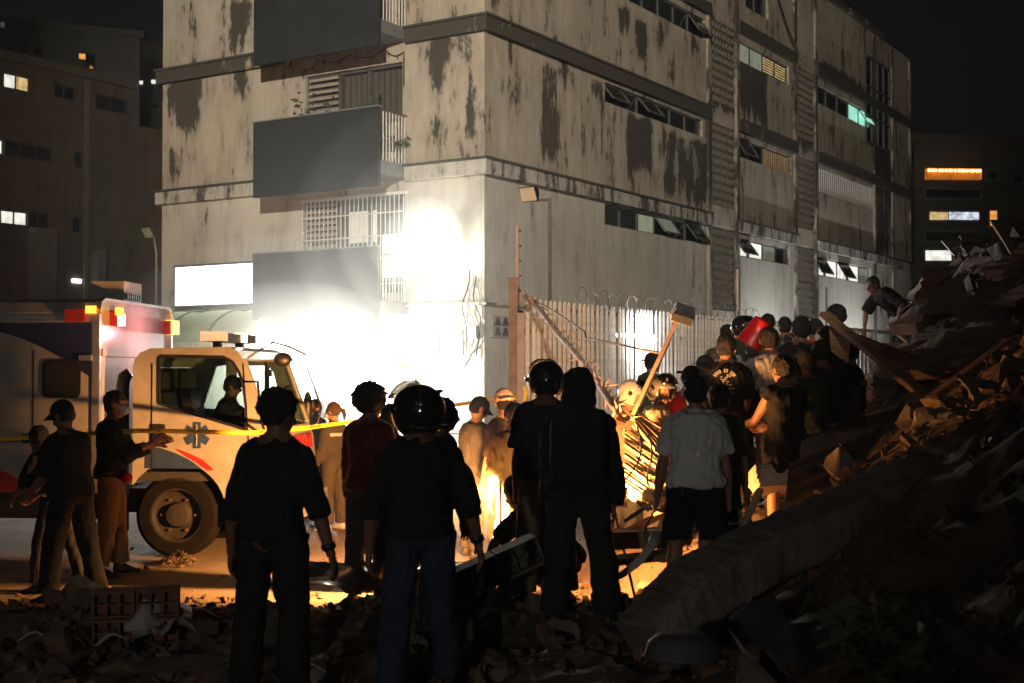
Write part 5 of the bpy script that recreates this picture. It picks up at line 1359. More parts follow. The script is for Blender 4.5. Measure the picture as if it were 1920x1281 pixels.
# red tub held over the crowd
m = MB(); c = P(1418,622,12.9); ax = Vector((-.45,.25,-.85)).normalized(); x = ax.orthogonal().normalized(); y = ax.cross(x); rs = []
for (t, r_) in ((-.16,.10),(-.15,.13),(.0,.165),(.15,.20),(.165,.215),(.165,.20),(.15,.19),(.0,.155),(-.135,.12),(-.14,.01)):
    rs.append([c+ax*t*.85+x*(r_*.58*math.cos(q))+y*(r_*.72*math.sin(q)) for q in [2*math.pi*j/28 for j in range(28)]])
m.rings(rs); obj('plastic_tub', m, mat('red_plastic',(.55,.012,.012),.35,var=.1), smooth=True, label='bright red plastic tub held up above the crowd by the silver hoodie', cat='tub')
m = MB(); m.hexa([P(1555,612,13.8), P(1598,618,13.7), P(1598,618,13.7)+Vector((0,.02,0)), P(1555,612,13.8)+Vector((0,.02,0)), P(1560,690,13.9), P(1590,682,13.8), P(1590,682,13.8)+Vector((0,.02,0)), P(1560,690,13.9)+Vector((0,.02,0))])
obj('plywood_panel', m, M_wood, label='orange plywood panel hanging under the long timber board in the crowd', cat='panel')

import numpy as np
# ================================================================ ambulance
FT = Frame((-4.576, 14.5), (.9976,-.0698), (-.0698,-.9976))
FTf = Frame(tuple(FT.pt(0,0,0))[:2], (.0698,.9976), (.9976,-.0698))        # box front face: u runs away from the camera
A_w = mat('ambulance_white', (.34,.335,.315), .3, var=.22, nscale=3.5, bump=.02, coat=.4); A_blue = mat('ambulance_blue', (.018,.022,.075), .3, var=.1, bump=.02, coat=.4); A_red = mat('ambulance_red', (.35,.03,.03), .3, var=.1, bump=.02)
A_al = mat('aluminium_trim', (.5,.5,.5), .35, .8, var=.1); A_gl = glassmat('cab_glass', (.62,.70,.68), .06, .02); A_in = mat('cab_interior', (.03,.03,.03), .8)
amb = thing('ambulance', 'white box-body ambulance truck with blue band and star, parked at left', 'ambulance', tuple(FT.pt(0,-1.2,0)))
def tb(name, u0, u1, d0, d1, z0, z1, mt, parent=None, sm_=False):
    m = MB(); m.fbox(FT, u0, u1, d0, d1, z0, z1); return obj(name, m, mt, parent or amb)
fnT = lambda a, b, t: FT.pt(a, t, b)
# box body with chamfered roof edge
m = MB(); prof = [(0,.72),(0,2.72),(-.06,2.83),(-.16,2.87),(-2.29,2.87),(-2.39,2.83),(-2.45,2.72),(-2.45,.72)]
m.rings([[FT.pt(u, d, z) for (d, z) in prof] for u in (-4.2, -.10, -.03, 0.0)]); body = obj('box_body', m, A_w, amb)
for k in (2, 3):
    pass
m = MB(); m.rings([[FT.pt(u, d+(.012 if d > -1 else -.012), z+.012) for (d, z) in prof[1:7]] + [FT.pt(u, d+(-.02 if d > -1 else .02), z-.02) for (d, z) in reversed(prof[1:7])] for u in (-.06, .02)]); obj('roof_edge_trim', m, A_al, body)
tb('corner_trim', -.07, .012, -.05, .012, .72, 2.70, A_al, body); tb('corner_trim', -.07, .012, -2.462, -2.40, .72, 2.70, A_al, body)
tb('top_rail', -4.2, -.08, -.01, .02, 2.62, 2.68, A_al, body)
# blue livery band with its sweeping lower edge
cv = [FT.uz(x, y) for (x, y) in ((-300,598),(-150,602),(-60,610),(0,622),(45,636),(90,657),(130,680),(172,704))]
m = MB(); m.plate([(-4.2,2.60)]+[(-4.2, cv[0][1])]+cv+[(-.085, cv[-1][1]-.02),(-.085,2.60)], [], fnT, .006, .001); obj('blue_band', m, A_blue, body)
rc = [FT.uz(x, y) for (x, y) in ((-250,860),(-60,872),(10,885),(44,905),(50,912))]
m = MB(); m.plate([(-4.2, rc[0][1])]+rc+[(rc[-1][0], rc[-1][1]-.06), (-4.2, rc[-1][1]-.12)], [], fnT, .006, .001); obj('red_swoosh', m, A_red, body)
# side window, seams, handle
def rrect(x0, z0, x1, z1, r, n=5):
    out = []
    for (cx, cz, a0) in ((x1-r,z0+r,-90),(x1-r,z1-r,0),(x0+r,z1-r,90),(x0+r,z0+r,180)):
        for k in range(n+1): a = R(a0+90*k/n); out.append((cx+r*math.cos(a), cz+r*math.sin(a)))
    return out
u0,z0,u1,z1 = srt(FT, 79, 746, 152, 674)
m = MB(); m.plate(rrect(u0,z0,u1,z1,.07), [], fnT, .02, .002); wn = obj('side_window', m, M_black, body)
m = MB(); m.plate(rrect(u0+.035,z0+.035,u1-.035,z1-.035,.05), [], fnT, .026, .02); obj('pane', m, M_darkglass, wn)
for x in (62, 169):
    u = FT.uz(x, 800)[0]; tb('door_seam', u-.006, u+.006, .001, .008, .74, 2.3 if x < 100 else 2.05, M_black, body)
u, z = FT.uz(165, 671); tb('door_handle', u-.09, u+.05, .01, .045, z-.03, z+.03, A_al, body)
tb('side_rail', -4.2, -.1, .001, .03, 1.04, 1.09, A_al, body); tb('under_skirt', -4.2, -.05, -2.3, -.12, .42, .72, M_black, body)
tb('side_step', -4.2, -1.2, -.12, .02, .55, .60, A_al, body)
u, z = FT.uz(60, 822); tb('latch', u-.09, u+.05, .009, .05, z-.05, z+.05, M_black, body)
# warning lights on the box
E_red = mat('red_lens', (.35,.012,.008), .25, emit=(1,.04,.01), estr=.06, bump=.5, bscale=70); E_amb = emat('amber_marker', (1,.30,.03), 4, .4, 30); E_amb2 = emat('amber_marker_far', (1,.45,.08), 3)
u0,z0,u1,z1 = srt(FT, 126, 604, 163, 580); tb('red_warning_light', u0, u1, .006, .07, z0, z1, E_red, body)
u0,z0,u1,z1 = srt(FT, 164, 588, 182, 574); tb('amber_marker', u0, u1, .021, .06, z0, z1, E_amb, body)
def fb(name, x0, y0, x1, y1, d0, d1, mt):
    a = srt(FTf, x0, y0, x1, y1); m = MB(); m.fbox(FTf, a[0], a[2], d0, d1, a[1], a[3]); return obj(name, m, mt, body)
fb('red_warning_light', 205, 611, 221, 584, .0, .09, E_red); fb('amber_marker', 201, 591, 211, 578, .09, .13, E_amb); fb('amber_warning_light', 311, 627, 325, 602, .0, .08, E_amb2); fb('red_lens_edge', 308, 627, 311, 602, .0, .07, E_red)
fb('front_rib', 190, 668, 330, 660, .0, .02, A_w)
# roof air conditioner
m = MB(); q = [FT.pt(-.55,-1.15,2.87), FT.pt(-.15,-1.15,2.87), FT.pt(-.15,-1.75,2.87), FT.pt(-.55,-1.75,2.87)]; tp = [p+Vector((0,0,.27)) for p in q]
m.hexa(q+tp); ac = obj('roof_air_conditioner', m, A_w, amb)
for k in range(7): m = MB(); m.fbox(FT, -.149, -.13, -1.22-.07*k-.04, -1.22-.07*k, 2.93, 3.0); obj('vent_slot', m, M_black, ac)
# ---- cab
W0 = -2.05                                                     # far side of the cab
win = [FT.uz(x, y) for (x, y) in ((298,672),(303,668),(420,670),(436,678),(448,697),(456,722),(461,760),(462,806),(298,757))]
arch = []
for k in range(13):
    a = R(12+(147-12)*k/12); arch.append((.87+.58*math.cos(a), .49+.58*math.sin(a)))
cabp = [(.39,2.12),(.41,2.2),(.47,2.27),(.58,2.315),(1.46,2.33),(1.56,2.29),(1.62,2.2),(1.90,1.42),(1.95,1.28),(1.985,.95),(1.985,.60)]+arch+[(.39,.83)]
m = MB(); m.plate(cabp, [win], fnT, 0, -.05); side = obj('cab_side', m, A_w, amb)
m = MB(); win2 = [(.55,1.60),(.72,2.12),(.85,2.14),(.86,1.58)]; win3 = [(.98,1.50),(.98,2.08),(1.05,2.13),(1.38,2.13),(1.45,2.05),(1.62,1.45)]
m.plate(cabp, [win2, win3], fnT, W0, W0+.05); obj('cab_side', m, A_w, amb)
def span(name, pts, mt, parent=amb, thick=.04, i0=0.0, i1=0.0):
    """skin between both cab sides along a (u,z) polyline"""
    m = MB()
    for (a, b) in zip(pts, pts[1:]):
        du, dz = b[0]-a[0], b[1]-a[1]; l = math.hypot(du, dz); nu_, nz_ = dz/l*thick, -du/l*thick
        m.hexa([FT.pt(a[0],-.05-i0,a[1]), FT.pt(b[0],-.05-i0,b[1]), FT.pt(b[0]-nu_,-.05-i0,b[1]-nz_), FT.pt(a[0]-nu_,-.05-i0,a[1]-nz_),
                FT.pt(a[0],W0+.05+i1,a[1]), FT.pt(b[0],W0+.05+i1,b[1]), FT.pt(b[0]-nu_,W0+.05+i1,b[1]-nz_), FT.pt(a[0]-nu_,W0+.05+i1,a[1]-nz_)])
    return obj(name, m, mt, parent)
span('cab_roof', [(.39,2.12),(.41,2.2),(.47,2.27),(.58,2.315),(1.46,2.33),(1.56,2.29),(1.62,2.2)], A_w, thick=-.04)
tb('cab_back', .395, .43, W0+.06, -.06, .85, 2.1, A_in); tb('cab_floor', .44, 1.9, W0+.06, -.06, .85, .95, A_in)
ws = span('windscreen', [(1.625,2.17),(1.885,1.45)], A_gl, thick=-.01)
span('front_panel', [(1.90,1.42),(1.95,1.28),(1.985,.95),(1.985,.60)], A_w, thick=-.05)
m = MB(); m.fbox(FT, 1.60, 1.64, -1.09, -1.01, 1.5, 2.17); obj('mirror_stalk', m, A_in, amb); tb('rear_view_mirror', 1.60, 1.63, -1.25, -1.0, 2.0, 2.08, A_in)
for d in (-.055, W0+.055):
    m = MB(); m.bar(FT.pt(1.615,d,2.19), FT.pt(1.89,d,1.43), .09, .05); obj('windscreen_pillar', m, A_w, amb)
# glazing of the near door, seats, dashboard, wheel
m = MB(); m.plate(win, [], fnT, -.022, -.028); obj('door_glass', m, A_gl, side)
m = MB(); ol = [(a+(.02 if a < .9 else -.0), b) for a, b in win]
for (p, q) in zip(win, win[1:]+win[:1]): m.bar(FT.pt(p[0], .004, p[1]), FT.pt(q[0], .004, q[1]), .012, .03)
obj('window_seal', m, M_black, side)
tb('dashboard', 1.55, 1.86, W0+.07, -.08, 1.1, 1.42, A_in)
for d in (-.55, -1.5):
    tb('seat_base', .75, 1.2, d-.25, d+.25, .95, 1.2, A_in); m = MB(); m.hexa([FT.pt(.62,d-.24,1.2), FT.pt(.76,d-.24,1.2), FT.pt(.76,d+.24,1.2), FT.pt(.62,d+.24,1.2), FT.pt(.50,d-.22,1.82), FT.pt(.62,d-.22,1.82), FT.pt(.62,d+.22,1.82), FT.pt(.50,d+.22,1.82)]); obj('seat_back', m, A_in, amb)
    tb('headrest', .48, .58, d-.13, d+.13, 1.86, 2.05, A_in)
m = MB(); cc = FT.pt(1.40,-1.5,1.45); ring = []
for k in range(21):
    a = 2*math.pi*k/20; ring.append(cc + FT.u*(.10*math.cos(a)) + FT.n*(.2*math.sin(a)) + Vector((0,0,.17*math.cos(a))))
m.tube(ring, .016, 6); obj('steering_wheel', m, M_black, amb)
tb('door_seam', .60, .612, .001, .006, .95, 2.15, M_black, side); m = MB(); m.bar(FT.pt(1.63,.004,2.15), FT.pt(1.72,.004,.95), .012, .008); obj('door_seam', m, M_black, side)
u0,z0,u1,z1 = srt(FT, 288, 838, 310, 796); tb('door_handle', u0, u1, .002, .03, z0, z1, M_black, side)
# star of life and swooshes
su, sz = FT.uz(369, 816); st_ = []
m = MB()
for k in range(3):
    a = math.pi/2+k*math.pi/3; dx, dz = math.cos(a), math.sin(a); h, w_ = .145, .045
    p = [(-h,-w_),(h,-w_),(h,w_),(-h,w_)]; m.plate([(su+x*dx-z*dz, sz+x*dz+z*dx) for x, z in p], [], fnT, .004+.0012*k, .001)
star = obj('star_of_life', m, mat('star_blue',(.03,.055,.13),.4), side)
m = MB(); m.fbox(FT, su-.008, su+.008, .0085, .0105, sz-.12, sz+.12); obj('staff', m, A_w, star)
m = MB(); m.tube([FT.pt(su+.035*math.sin(t*3.2), .0125, sz-.09+.18*t/6) for t in range(7)], .007, 5); obj('snake', m, A_w, star)
sb = [FT.uz(x, y) for (x, y) in ((272,878),(272,837),(300,840),(330,850),(355,862),(378,879))]
m = MB(); m.plate(sb, [], fnT, .005, .001); obj('blue_swoosh', m, mat('star_blue'), side)
sr = [FT.uz(x, y) for (x, y) in ((330,841),(355,850),(380,862),(402,882),(388,882),(370,868),(350,857),(330,843))]
m = MB(); m.plate(sr, [], fnT, .005, .001); obj('red_swoosh', m, A_red, side)
# cab front: lettering, grille, bumper, headlights
FC = Frame(tuple(FT.pt(1.99,0,0))[:2], (.0698,.9976), (.9976,-.0698))
text('front_lettering', 'AMBULANCIA', .26, FC.pt(1.0, -.02, 1.21), -FC.u, (0,0,1), A_red, amb, ext=.03)
for z in (.98, .82):
    m = MB(); m.fbox(FC, .45, 1.6, -.03, .015, z-.04, z+.04); obj('grille_slot', m, M_black, amb)
text('number_lettering', '2 E', .14, FC.pt(1.55, .01, 1.07), FC.u, (0,0,1), M_black, amb, ext=.02)
m = MB(); m.fbox(FC, -.02, 2.07, .0, .14, .38, .62); bp_ = obj('bumper', m, A_w, amb)
for v in (.12, 1.68):
    m = MB(); m.fbox(FC, v, v+.28, .14, .16, .44, .58); obj('headlight', m, A_al, bp_)
tb('indicator', 1.78, 1.90, .0, .02, 1.0, 1.06, emat('indicator_glow',(1,.55,.25),3), side)
tb('cab_step', 1.45, 1.95, -.3, .0, .38, .59, M_black)
# mirrors on arms
def mirror(pts, c, r, yaw):
    m = MB(); m.tube(pts, .014, 6); a = obj('mirror_arm', m, M_black, amb, smooth=True)
    m = MB(); m.ell(c, r, Matrix.Rotation(yaw,3,'Z'), 14, 10); obj('mirror', m, M_black, a, smooth=True)
mirror([FT.pt(1.55,-.9,2.3), FT.pt(1.72,-.95,2.40), FT.pt(1.85,-1.1,2.36), FT.pt(2.02,-1.35,2.26)], P(531,674,15.8), (.11,.05,.085), .3)
mirror([FT.pt(1.6,W0,2.25), FT.pt(1.85,W0-.1,2.1), FT.pt(2.02,W0-.15,1.6), FT.pt(1.99,W0,1.35)], P(577,762,16.6), (.06,.05,.19), .3)
mirror([FT.pt(1.62,-.02,1.95), FT.pt(1.85,.22,1.95), FT.pt(1.9,.24,1.5), FT.pt(1.92,0,1.3)], P(541,745,15.0), (.085,.05,.14), .2)
# light bar on the roof
m = MB(); m.fbox(FT, 1.05, 1.30, -1.75, -.35, 2.40, 2.50); lbar = obj('light_bar', m, M_black, amb)
for d in (-.6, -1.5): tb('light_bar_foot', 1.12, 1.2, d-.05, d+.05, 2.33, 2.40, M_black, lbar)
tb('light_bar_lens', 1.04, 1.31, -.5, -.34, 2.405, 2.51, emat('bar_lens_red',(1,.25,.12),2.2), lbar); tb('light_bar_lens', 1.04, 1.31, -1.30, -1.1, 2.405, 2.51, emat('bar_lens_hot',(1,.6,.4),14), lbar)
light('light_bar_glow', 'POINT', FT.pt(.45,-1.2,2.52), 30, (1,.30,.32), .06); light('marker_glow', 'POINT', FT.pt(.16,-.09,2.56), .9, (1,.33,.05), .03)
# snorkel / exhaust stack between box and cab
m = MB(); m.tube([FT.pt(.22,-.15,.8), FT.pt(.22,-.15,1.9), FT.pt(.24,-.15,2.0), FT.pt(.30,-.15,2.05)], [.075,.075,.075,.06], 10); obj('air_intake_stack', m, M_black, amb, smooth=True)
tb('mud_flap', .10, .20, -.42, -.03, .26, .8, M_rubber)
# wheels
def wheel(u, d0):
    m = MB(); c = lambda dd, r_, q: FT.pt(u+r_*math.cos(q), dd, .47+r_*math.sin(q)); qs = [2*math.pi*j/40 for j in range(40)]
    m.rings([[c(dd, r_, q) for q in qs] for (dd, r_) in ((d0,.30),(d0,.42),(d0-.03,.465),(d0-.06,.47),(d0-.20,.47),(d0-.24,.455),(d0-.26,.40),(d0-.26,.30),(d0-.13,.29),(d0,.30))], cap=False); t = obj('tyre', m, M_rubber, amb, smooth=False)
    m = MB(); m.rings([[c(dd, r_, q) for q in qs] for (dd, r_) in ((d0-.01,.305),(d0-.01,.28),(d0-.08,.26),(d0-.09,.15),(d0-.01,.12),(d0,.06),(d0,.001))], cap=False); rm = obj('rim', m, mat('rim_grey',(.035,.032,.03),.7,.2,spec=.2), t)
    for k in range(6):
        q = 2*math.pi*k/6; m = MB(); a = FT.pt(u+.19*math.cos(q), d0-.08, .47+.19*math.sin(q)); m.tube([a, a+FT.n*.03], .016, 6); obj('wheel_nut', m, M_rust, t)
wheel(.87, -.06); wheel(.87, W0+.32); wheel(-2.7, -.06); wheel(-2.7, -2.1)
tb('chassis', -4.1, 1.8, -1.5, -.8, .42, .70, M_black)
# driver sitting in the cab
dp = FT.pt(1.02,-1.45,0)
r_, J_ = person('driver in dark clothes and cap sitting in the ambulance cab', 436, 706, dp.y, yaw=-94, H=1.72, lean=10, head=(4,14), la=((45,8),(85,-4)), ra=((45,8),(85,-4)), ll=((80,6),(10,4)), rl=((80,6),(10,4)), top=(K_black,1.8), bottom=(K_char,1.97), skin=S_b, hair='cap', vox=.016)
PLACED.pop()

# ================================================================ palisade fence
FF = Frame((P(985,695,19).x, 19.0), R_, (0.8445,-0.5357))
fence = thing('palisade_fence', 'standing pale palisade fence of pointed steel pales in front of the stained building', 'fence', tuple(FF.pt(0,0,0)))
def pale_mesh(h):
    mb = MB(); w_ = .075; f = .022
    sec = [(-w_/2,0),(-w_/4,f),(0,.004),(w_/4,f),(w_/2,0),(w_/2,-.004),(w_/4,f-.004),(0,0),(-w_/4,f-.004),(-w_/2,-.004)]
    tipf = lambda q: [Vector((x*q, y, 0)) for x, y in sec]
    rs = []
    for (z, q) in ((0,1),(h-.14,1),(h-.07,.95),(h,.08)): rs.append([v+Vector((0,0,z)) for v in tipf(q)])
    mb.rings(rs); me = mesh_of('pale', mb); me.materials.append(M_pale); return me
pm = pale_mesh(2.62)
rr = random.Random(9)
n_p = 112
for k in range(n_p):
    u = .08+.150*k; dz = -.004*u
    M4 = fmat(FF, u, .0, .50+dz) @ Matrix.Rotation(R(rr.gauss(0,.5)),4,'Y'); inst('pale', pm, M4, fence)
for z in (.85, 2.65):
    for s in range(6):
        m = MB(); m.fbox(FF, s*2.8+.02, s*2.8+2.78, -.05, -.006, z-.03, z+.03); obj('rail', m, M_pale, fence)
for s in range(7):
    m = MB(); m.fbox(FF, s*2.8-.04, s*2.8+.04, -.14, -.06, 0, 2.95); obj('post', m, M_rust if s == 0 else M_pale, fence)
m = MB(); m.fbox(FF, -.2, 17.2, -.16, .06, 0, .48); obj('base_wall', m, M_conc, fence)
# corner posts: broad brown posts at the left end
for (x, yt, w_, Yd, mt, lab) in ((962,523,.13,18.7,mat('brown_post',(.27,.19,.155),.7,var=.3),'tall brown steel corner post at the left end of the fence'), (976,590,.10,18.6,mat('pink_post',(.46,.36,.31),.7,var=.2),'lighter pinkish post beside the tall corner post')):
    t = P(x, yt, Yd); m = MB(); m.box((t.x-w_/2, Yd-.06, 0), (t.x+w_/2, Yd+.06, t.z)); m.box((t.x-w_/2-.02, Yd-.08, t.z), (t.x+w_/2+.02, Yd+.08, t.z+.02)); obj('fence_post', m, mt, label=lab, cat='post')
for k, x in enumerate((989, 1001, 1010)):
    t = P(x, 585+k*6, 18.8); m = MB(); m.bar(Vector((t.x,18.8+.05*k,0)), Vector((t.x,18.8+.05*k,t.z)), .055, .03, Vector((0,1,0))); obj('loose_pale', m, M_pale, label='loose upright fence pale standing beside the pinkish corner post', cat='pale', group='loose upright pales at the fence corner')
# razor wire coil
m = MB(); pts = []
for k in range(int(22*14)):
    a = 2*math.pi*k/14; u = 1.6+.34*k/14; pts.append(FF.pt(u, .0+.13*math.cos(a), 3.20+.14*math.sin(a)-.004*u+.03*math.sin(k*.23)+.02*math.sin(k*.7)))
m.tube(pts, .0055, 4); rz = obj('razor_wire', m, mat('wire_steel',(.16,.14,.12),.5,.6), label='coiled razor wire along the top of the palisade fence', cat='razor wire')
m = MB()
for p_, q_ in list(zip(pts, pts[1:]))[::3]:
    d = Vector((rr.gauss(0,1), rr.gauss(0,1), rr.gauss(0,1))).normalized(); m.bar(p_-d*.03, p_+d*.03, .008, .003)
obj('barbs', m, mat('wire_steel'), rz, kind='stuff')
# electric-fence standards with insulators
for (x, y0_, y1_, u, lab) in ((982,422,560,.05,'slim electric fence standard with insulators at the fence corner'), (1374,505,590,8.3,'electric fence standard in front of the nearer grille pier'), (1560,538,590,13.6,'electric fence standard above the capped man')):
    b = FF.pt(u, -.1, 2.9); top = FF.pt(u, -.1, 0); Yd = b.y; tz = P(x, y0_, Yd).z; t = thing('electric_fence_standard', lab, 'fence standard', tuple(FF.pt(u,-.1,2.4)))
    m = MB(); m.fbox(FF, u-.02, u+.02, -.18, -.143, 2.4, tz); obj('upright', m, mat('pink_post'), t)
    for k in range(5):
        z = tz-.08-k*(tz-3.1)/5; m = MB(); c = FF.pt(u+.05, -.16, z); m.tube([FF.pt(u+.018,-.16,z), c, c+FF.u*.03], [.010,.022,.012], 8); obj('insulator', m, M_black, t)
# brown lamp post with an unlit floodlight on a short arm
lp = thing('floodlight_post', 'brown post behind the fence with an unlit square floodlight on an arm', 'floodlight', (P(1031,695,20).x, 20, 0))
X_ = P(1031,695,20).x; zt_ = P(1031,371,20).z
m = MB(); m.box((X_-.03,19.97,0), (X_+.03,20.03,zt_)); obj('pole', m, mat('dark_pole',(.09,.065,.06),.7), lp)
m = MB(); m.bar(Vector((X_,20,zt_-.03)), P(1003,376,19.9), .04, .04); obj('arm', m, mat('dark_pole'), lp)
def flood(parent, c, aim, s=1.0, lens=None, hm=None):
    c = Vector(c); f = (Vector(aim)-c).normalized(); x = f.cross(Vector((0,0,1))).normalized(); y = x.cross(f)
    P8 = lambda a, b, d: c + x*a*s + y*b*s + f*d*s
    m = MB(); m.hexa([P8(-.10,-.07,-.10), P8(.10,-.07,-.10), P8(.10,.07,-.10), P8(-.10,.07,-.10), P8(-.17,-.13,.05), P8(.17,-.13,.05), P8(.17,.13,.05), P8(-.17,.13,.05)]); h = obj('lamp_head', m, hm or M_black, parent)
    m = MB(); m.hexa([P8(-.155,-.115,.051), P8(.155,-.115,.051), P8(.155,.115,.051), P8(-.155,.115,.051), P8(-.155,-.115,.062), P8(.155,-.115,.062), P8(.155,.115,.062), P8(-.155,.115,.062)]); obj('lens', m, lens, h)
    for q in range(4): m = MB(); m.hexa([P8(-.09+.05*q,-.06,-.13), P8(-.08+.05*q,-.06,-.13), P8(-.08+.05*q,.06,-.13), P8(-.09+.05*q,.06,-.13), P8(-.09+.05*q,-.06,-.10), P8(-.08+.05*q,-.06,-.10), P8(-.08+.05*q,.06,-.10), P8(-.09+.05*q,.06,-.10)]); obj('cooling_fin', m, M_black, h)
    return h
L_off = mat('unlit_lens', (.5,.42,.32), .2, var=.15, bump=.02)
flood(lp, P(994,363,19.9), P(930,392,19.3), .9, L_off)
# floodlight at the left end of the building
fl = thing('floodlight', 'unlit floodlight on a pole at the left edge of the stained building', 'floodlight', tuple(FA.pt(9.56,.2,0)))
m = MB(); m.tube([FA.pt(9.56,.12,0), FA.pt(9.56,.12,4.9), FA.pt(9.56,.2,5.35)], .03, 8); obj('pole', m, mat('grey_pipe'), fl)
flood(fl, FA.pt(9.56,.35,5.45), FA.pt(9.9,2.2,4.4), 1.1, mat('green_lens',(.30,.36,.22),.3))
# knocked-over floodlight leaning out of the wreck
ko = thing('knocked_floodlight', 'knocked-over floodlight on a leaning pole above the cream hoodie', 'floodlight', tuple(P(1185,778,12)))
m = MB(); m.bar(P(1268,604,12.0), P(1186,778,12.0), .034, .02, Vector((0,1,0))); obj('pole', m, mat('dull_pole',(.22,.17,.145),.7), ko)
m = MB(); m.tube([P(1268,606,12.05), P(1246,660,12.02), P(1232,690,12.0), P(1200,760,12.0)], .012, 6); obj('power_cable', m, M_black, ko)
hq = [P(1262,590,11.95), P(1303,603,11.95), P(1298,614,11.95), P(1255,598,11.95)]
f_ = Vector((0,.24,.0)); m = MB(); a_, b_, c2, d_ = P(1270,566,12.0), P(1303,577,12.0), P(1302,602,12.0), P(1262,588,12.0)
m.hexa([d_, c2, c2+f_, d_+f_, a_, b_, b_+f_, a_+f_]); hd = obj('lamp_head', m, M_black, ko)
m = MB(); e1, e2, e3, e4 = P(1258,600,11.86), P(1294,612,11.86), P(1302,600,11.99), P(1262,587,11.99); t_ = Vector((0,.015,.0)); m.hexa([e1, e2, e2+t_, e1+t_, e4, e3, e3+t_, e4+t_]); obj('lens', m, mat('orange_lit_lens',(.75,.45,.2),.4), hd)  # lens colour carries the orange light falling on the glass
m = MB(); m.tube([P(1268,578,11.97), P(1258,590,11.95), P(1262,604,11.95)], .014, 6); obj('bracket', m, mat('pink_post'), hd)
# spiked anti-climb bar bent over
sb_ = thing('spiked_bar', 'bent spiked anti-climb bar hanging diagonally in front of the fence', 'spiked bar', tuple(P(1150,765,12.2)))
path = [P(984,556,18.6), P(1010,578,17.8), P(1045,625,16.4), P(1080,665,15.0), P(1115,708,13.6), P(1150,762,12.3), P(1180,790,12.0)]
fine = []
for a, b in zip(path, path[1:]): fine += [a+(b-a)*k/6 for k in range(6)]
m = MB(); m.tube(fine, .035, 8); obj('bar', m, mat('pink_post'), sb_, smooth=True)
for k, p_ in enumerate(fine):
    for j in range(3):
        d = Vector((rr.gauss(.3,.5), rr.gauss(0,.4), rr.gauss(.1,.6))).normalized(); m = MB(); m.tube([p_, p_+d*.02, p_+d*rr.uniform(.12,.2)], [.016,.016,.001], 5); obj('spike', m, mat('pink_post'), sb_)
m = MB(); m.tube([P(986,556,18.6), P(1030,578,17.2), P(1096,622,15.2), P(1099,634,15.0), P(1160,646,13.6), P(1232,661,12.0)], .012, 6); obj('guy_cable', m, mat('brown_post'), smooth=True, label='thin cable running from the fence corner to the knocked-over floodlight', cat='cable')
# fallen panel of pales
ff = thing('fallen_fence_panel', 'fallen palisade panel with splayed pales lit bright orange behind the white tee man', 'fence', tuple(P(1240,960,11.3)))
M_pl = mat('orange_lit_pale_paint', (.42,.31,.20), .55, var=.3, nscale=12)  # orange lamplight is put into the colour of these pale pales
pl = [((1172,795,12.2),(1330,905,11.4)),((1168,812,12.1),(1318,918,11.3)),((1170,830,12.0),(1290,915,11.2)),((1170,850,11.9),(1272,925,11.2)),((1170,868,11.8),(1256,930,11.1)),((1168,884,11.7),(1246,940,11.1)),((1168,902,11.6),(1238,950,11.0)),((1168,918,11.5),(1222,958,11.0)),
      ((1182,772,12.2),(1340,872,11.6)),((1184,776,12.15),(1325,880,11.5)),((1188,782,12.1),(1316,905,11.4)),((1190,790,12.05),(1300,930,11.3))]
for k, (a, b) in enumerate(pl):
    m = MB(); A, Bv = P(*a), P(*b); t = (Bv-A).normalized(); x = t.cross(Vector((.2,-1,.3))).normalized(); y = x.cross(t); w_ = .034
    rs = []
    for (q, sc_) in ((0,.15),(.05,1),(1,1)): rs.append([A+(Bv-A)*q+x*(xx*w_*sc_)+y*yy for xx, yy in ((-1,0),(-.5,.018),(0,.003),(.5,.018),(1,0),(.5,.012),(0,-.003),(-.5,.012))])
    m.rings(rs); obj('pale', m, M_pl, ff)
for (a, b) in (((1205,800,12.12),(1190,925,11.5)), ((1290,870,11.6),(1225,945,11.1))):
    m = MB(); m.bar(P(*a), P(*b), .05, .03, Vector((0,1,0))); obj('rail', m, M_rust, ff)
m = MB(); m.tube([P(1160,790,12.1), P(1178,798,12.0)], .05, 10); obj('pipe_joint', m, M_rust, ff)

# ================================================================ yellow tape
tp = [(-40,826,13.9),(100,818,13.7),(185,812,13.3),(256,808,13.05),(300,808,13.2),(470,812,13.6),(570,803,14.3),(680,788,15.4),(760,775,16.2),(850,760,17.2),(920,749,18.0),(972,744,18.55)]
M_tape = mat('yellow_tape', (.85,.58,.04), .45, var=.1, nscale=3)
m = MB(); ps = [P(*q) for q in tp]; fine = []
for a, b in zip(ps, ps[1:]): fine += [a+(b-a)*k/8 for k in range(8)]
fine.append(ps[-1])
for k, p_ in enumerate(fine):
    tw_ = .35*math.sin(k*.33); h = Vector((.0, math.sin(tw_), math.cos(tw_)))*.024; m.v += [p_-h, p_+h, p_+h+Vector((0,.002,0)), p_-h+Vector((0,.002,0))]
for k in range(len(fine)-1):
    i = 4*k; m.f += [(i,i+1,i+5,i+4),(i+2,i+3,i+7,i+6),(i+1,i+2,i+6,i+5),(i+3,i,i+4,i+7)]
tape = obj('caution_tape', m, M_tape, smooth=True, label='yellow caution tape strung from the masked man across the ambulance to the fence post', cat='tape')
for k in range(6, len(fine)-2, 7):
    a, b = fine[k], fine[min(k+3, len(fine)-1)]; text('tape_lettering', 'PRECAUCION', .036, (a+b)/2+Vector((0,-.012,0)), b-a, (0,0,1), M_black, tape, ext=.001)
m = MB(); c = P(983,740,18.5); m.tube([c+Vector((0,0,-.1)), c+Vector((.02,0,.0)), c+Vector((0,0,.12))], [.02,.035,.02], 6, flat=.4); obj('tape_knot', m, M_tape, tape)

# ================================================================ lamps
WHITE = (1,.97,.88)
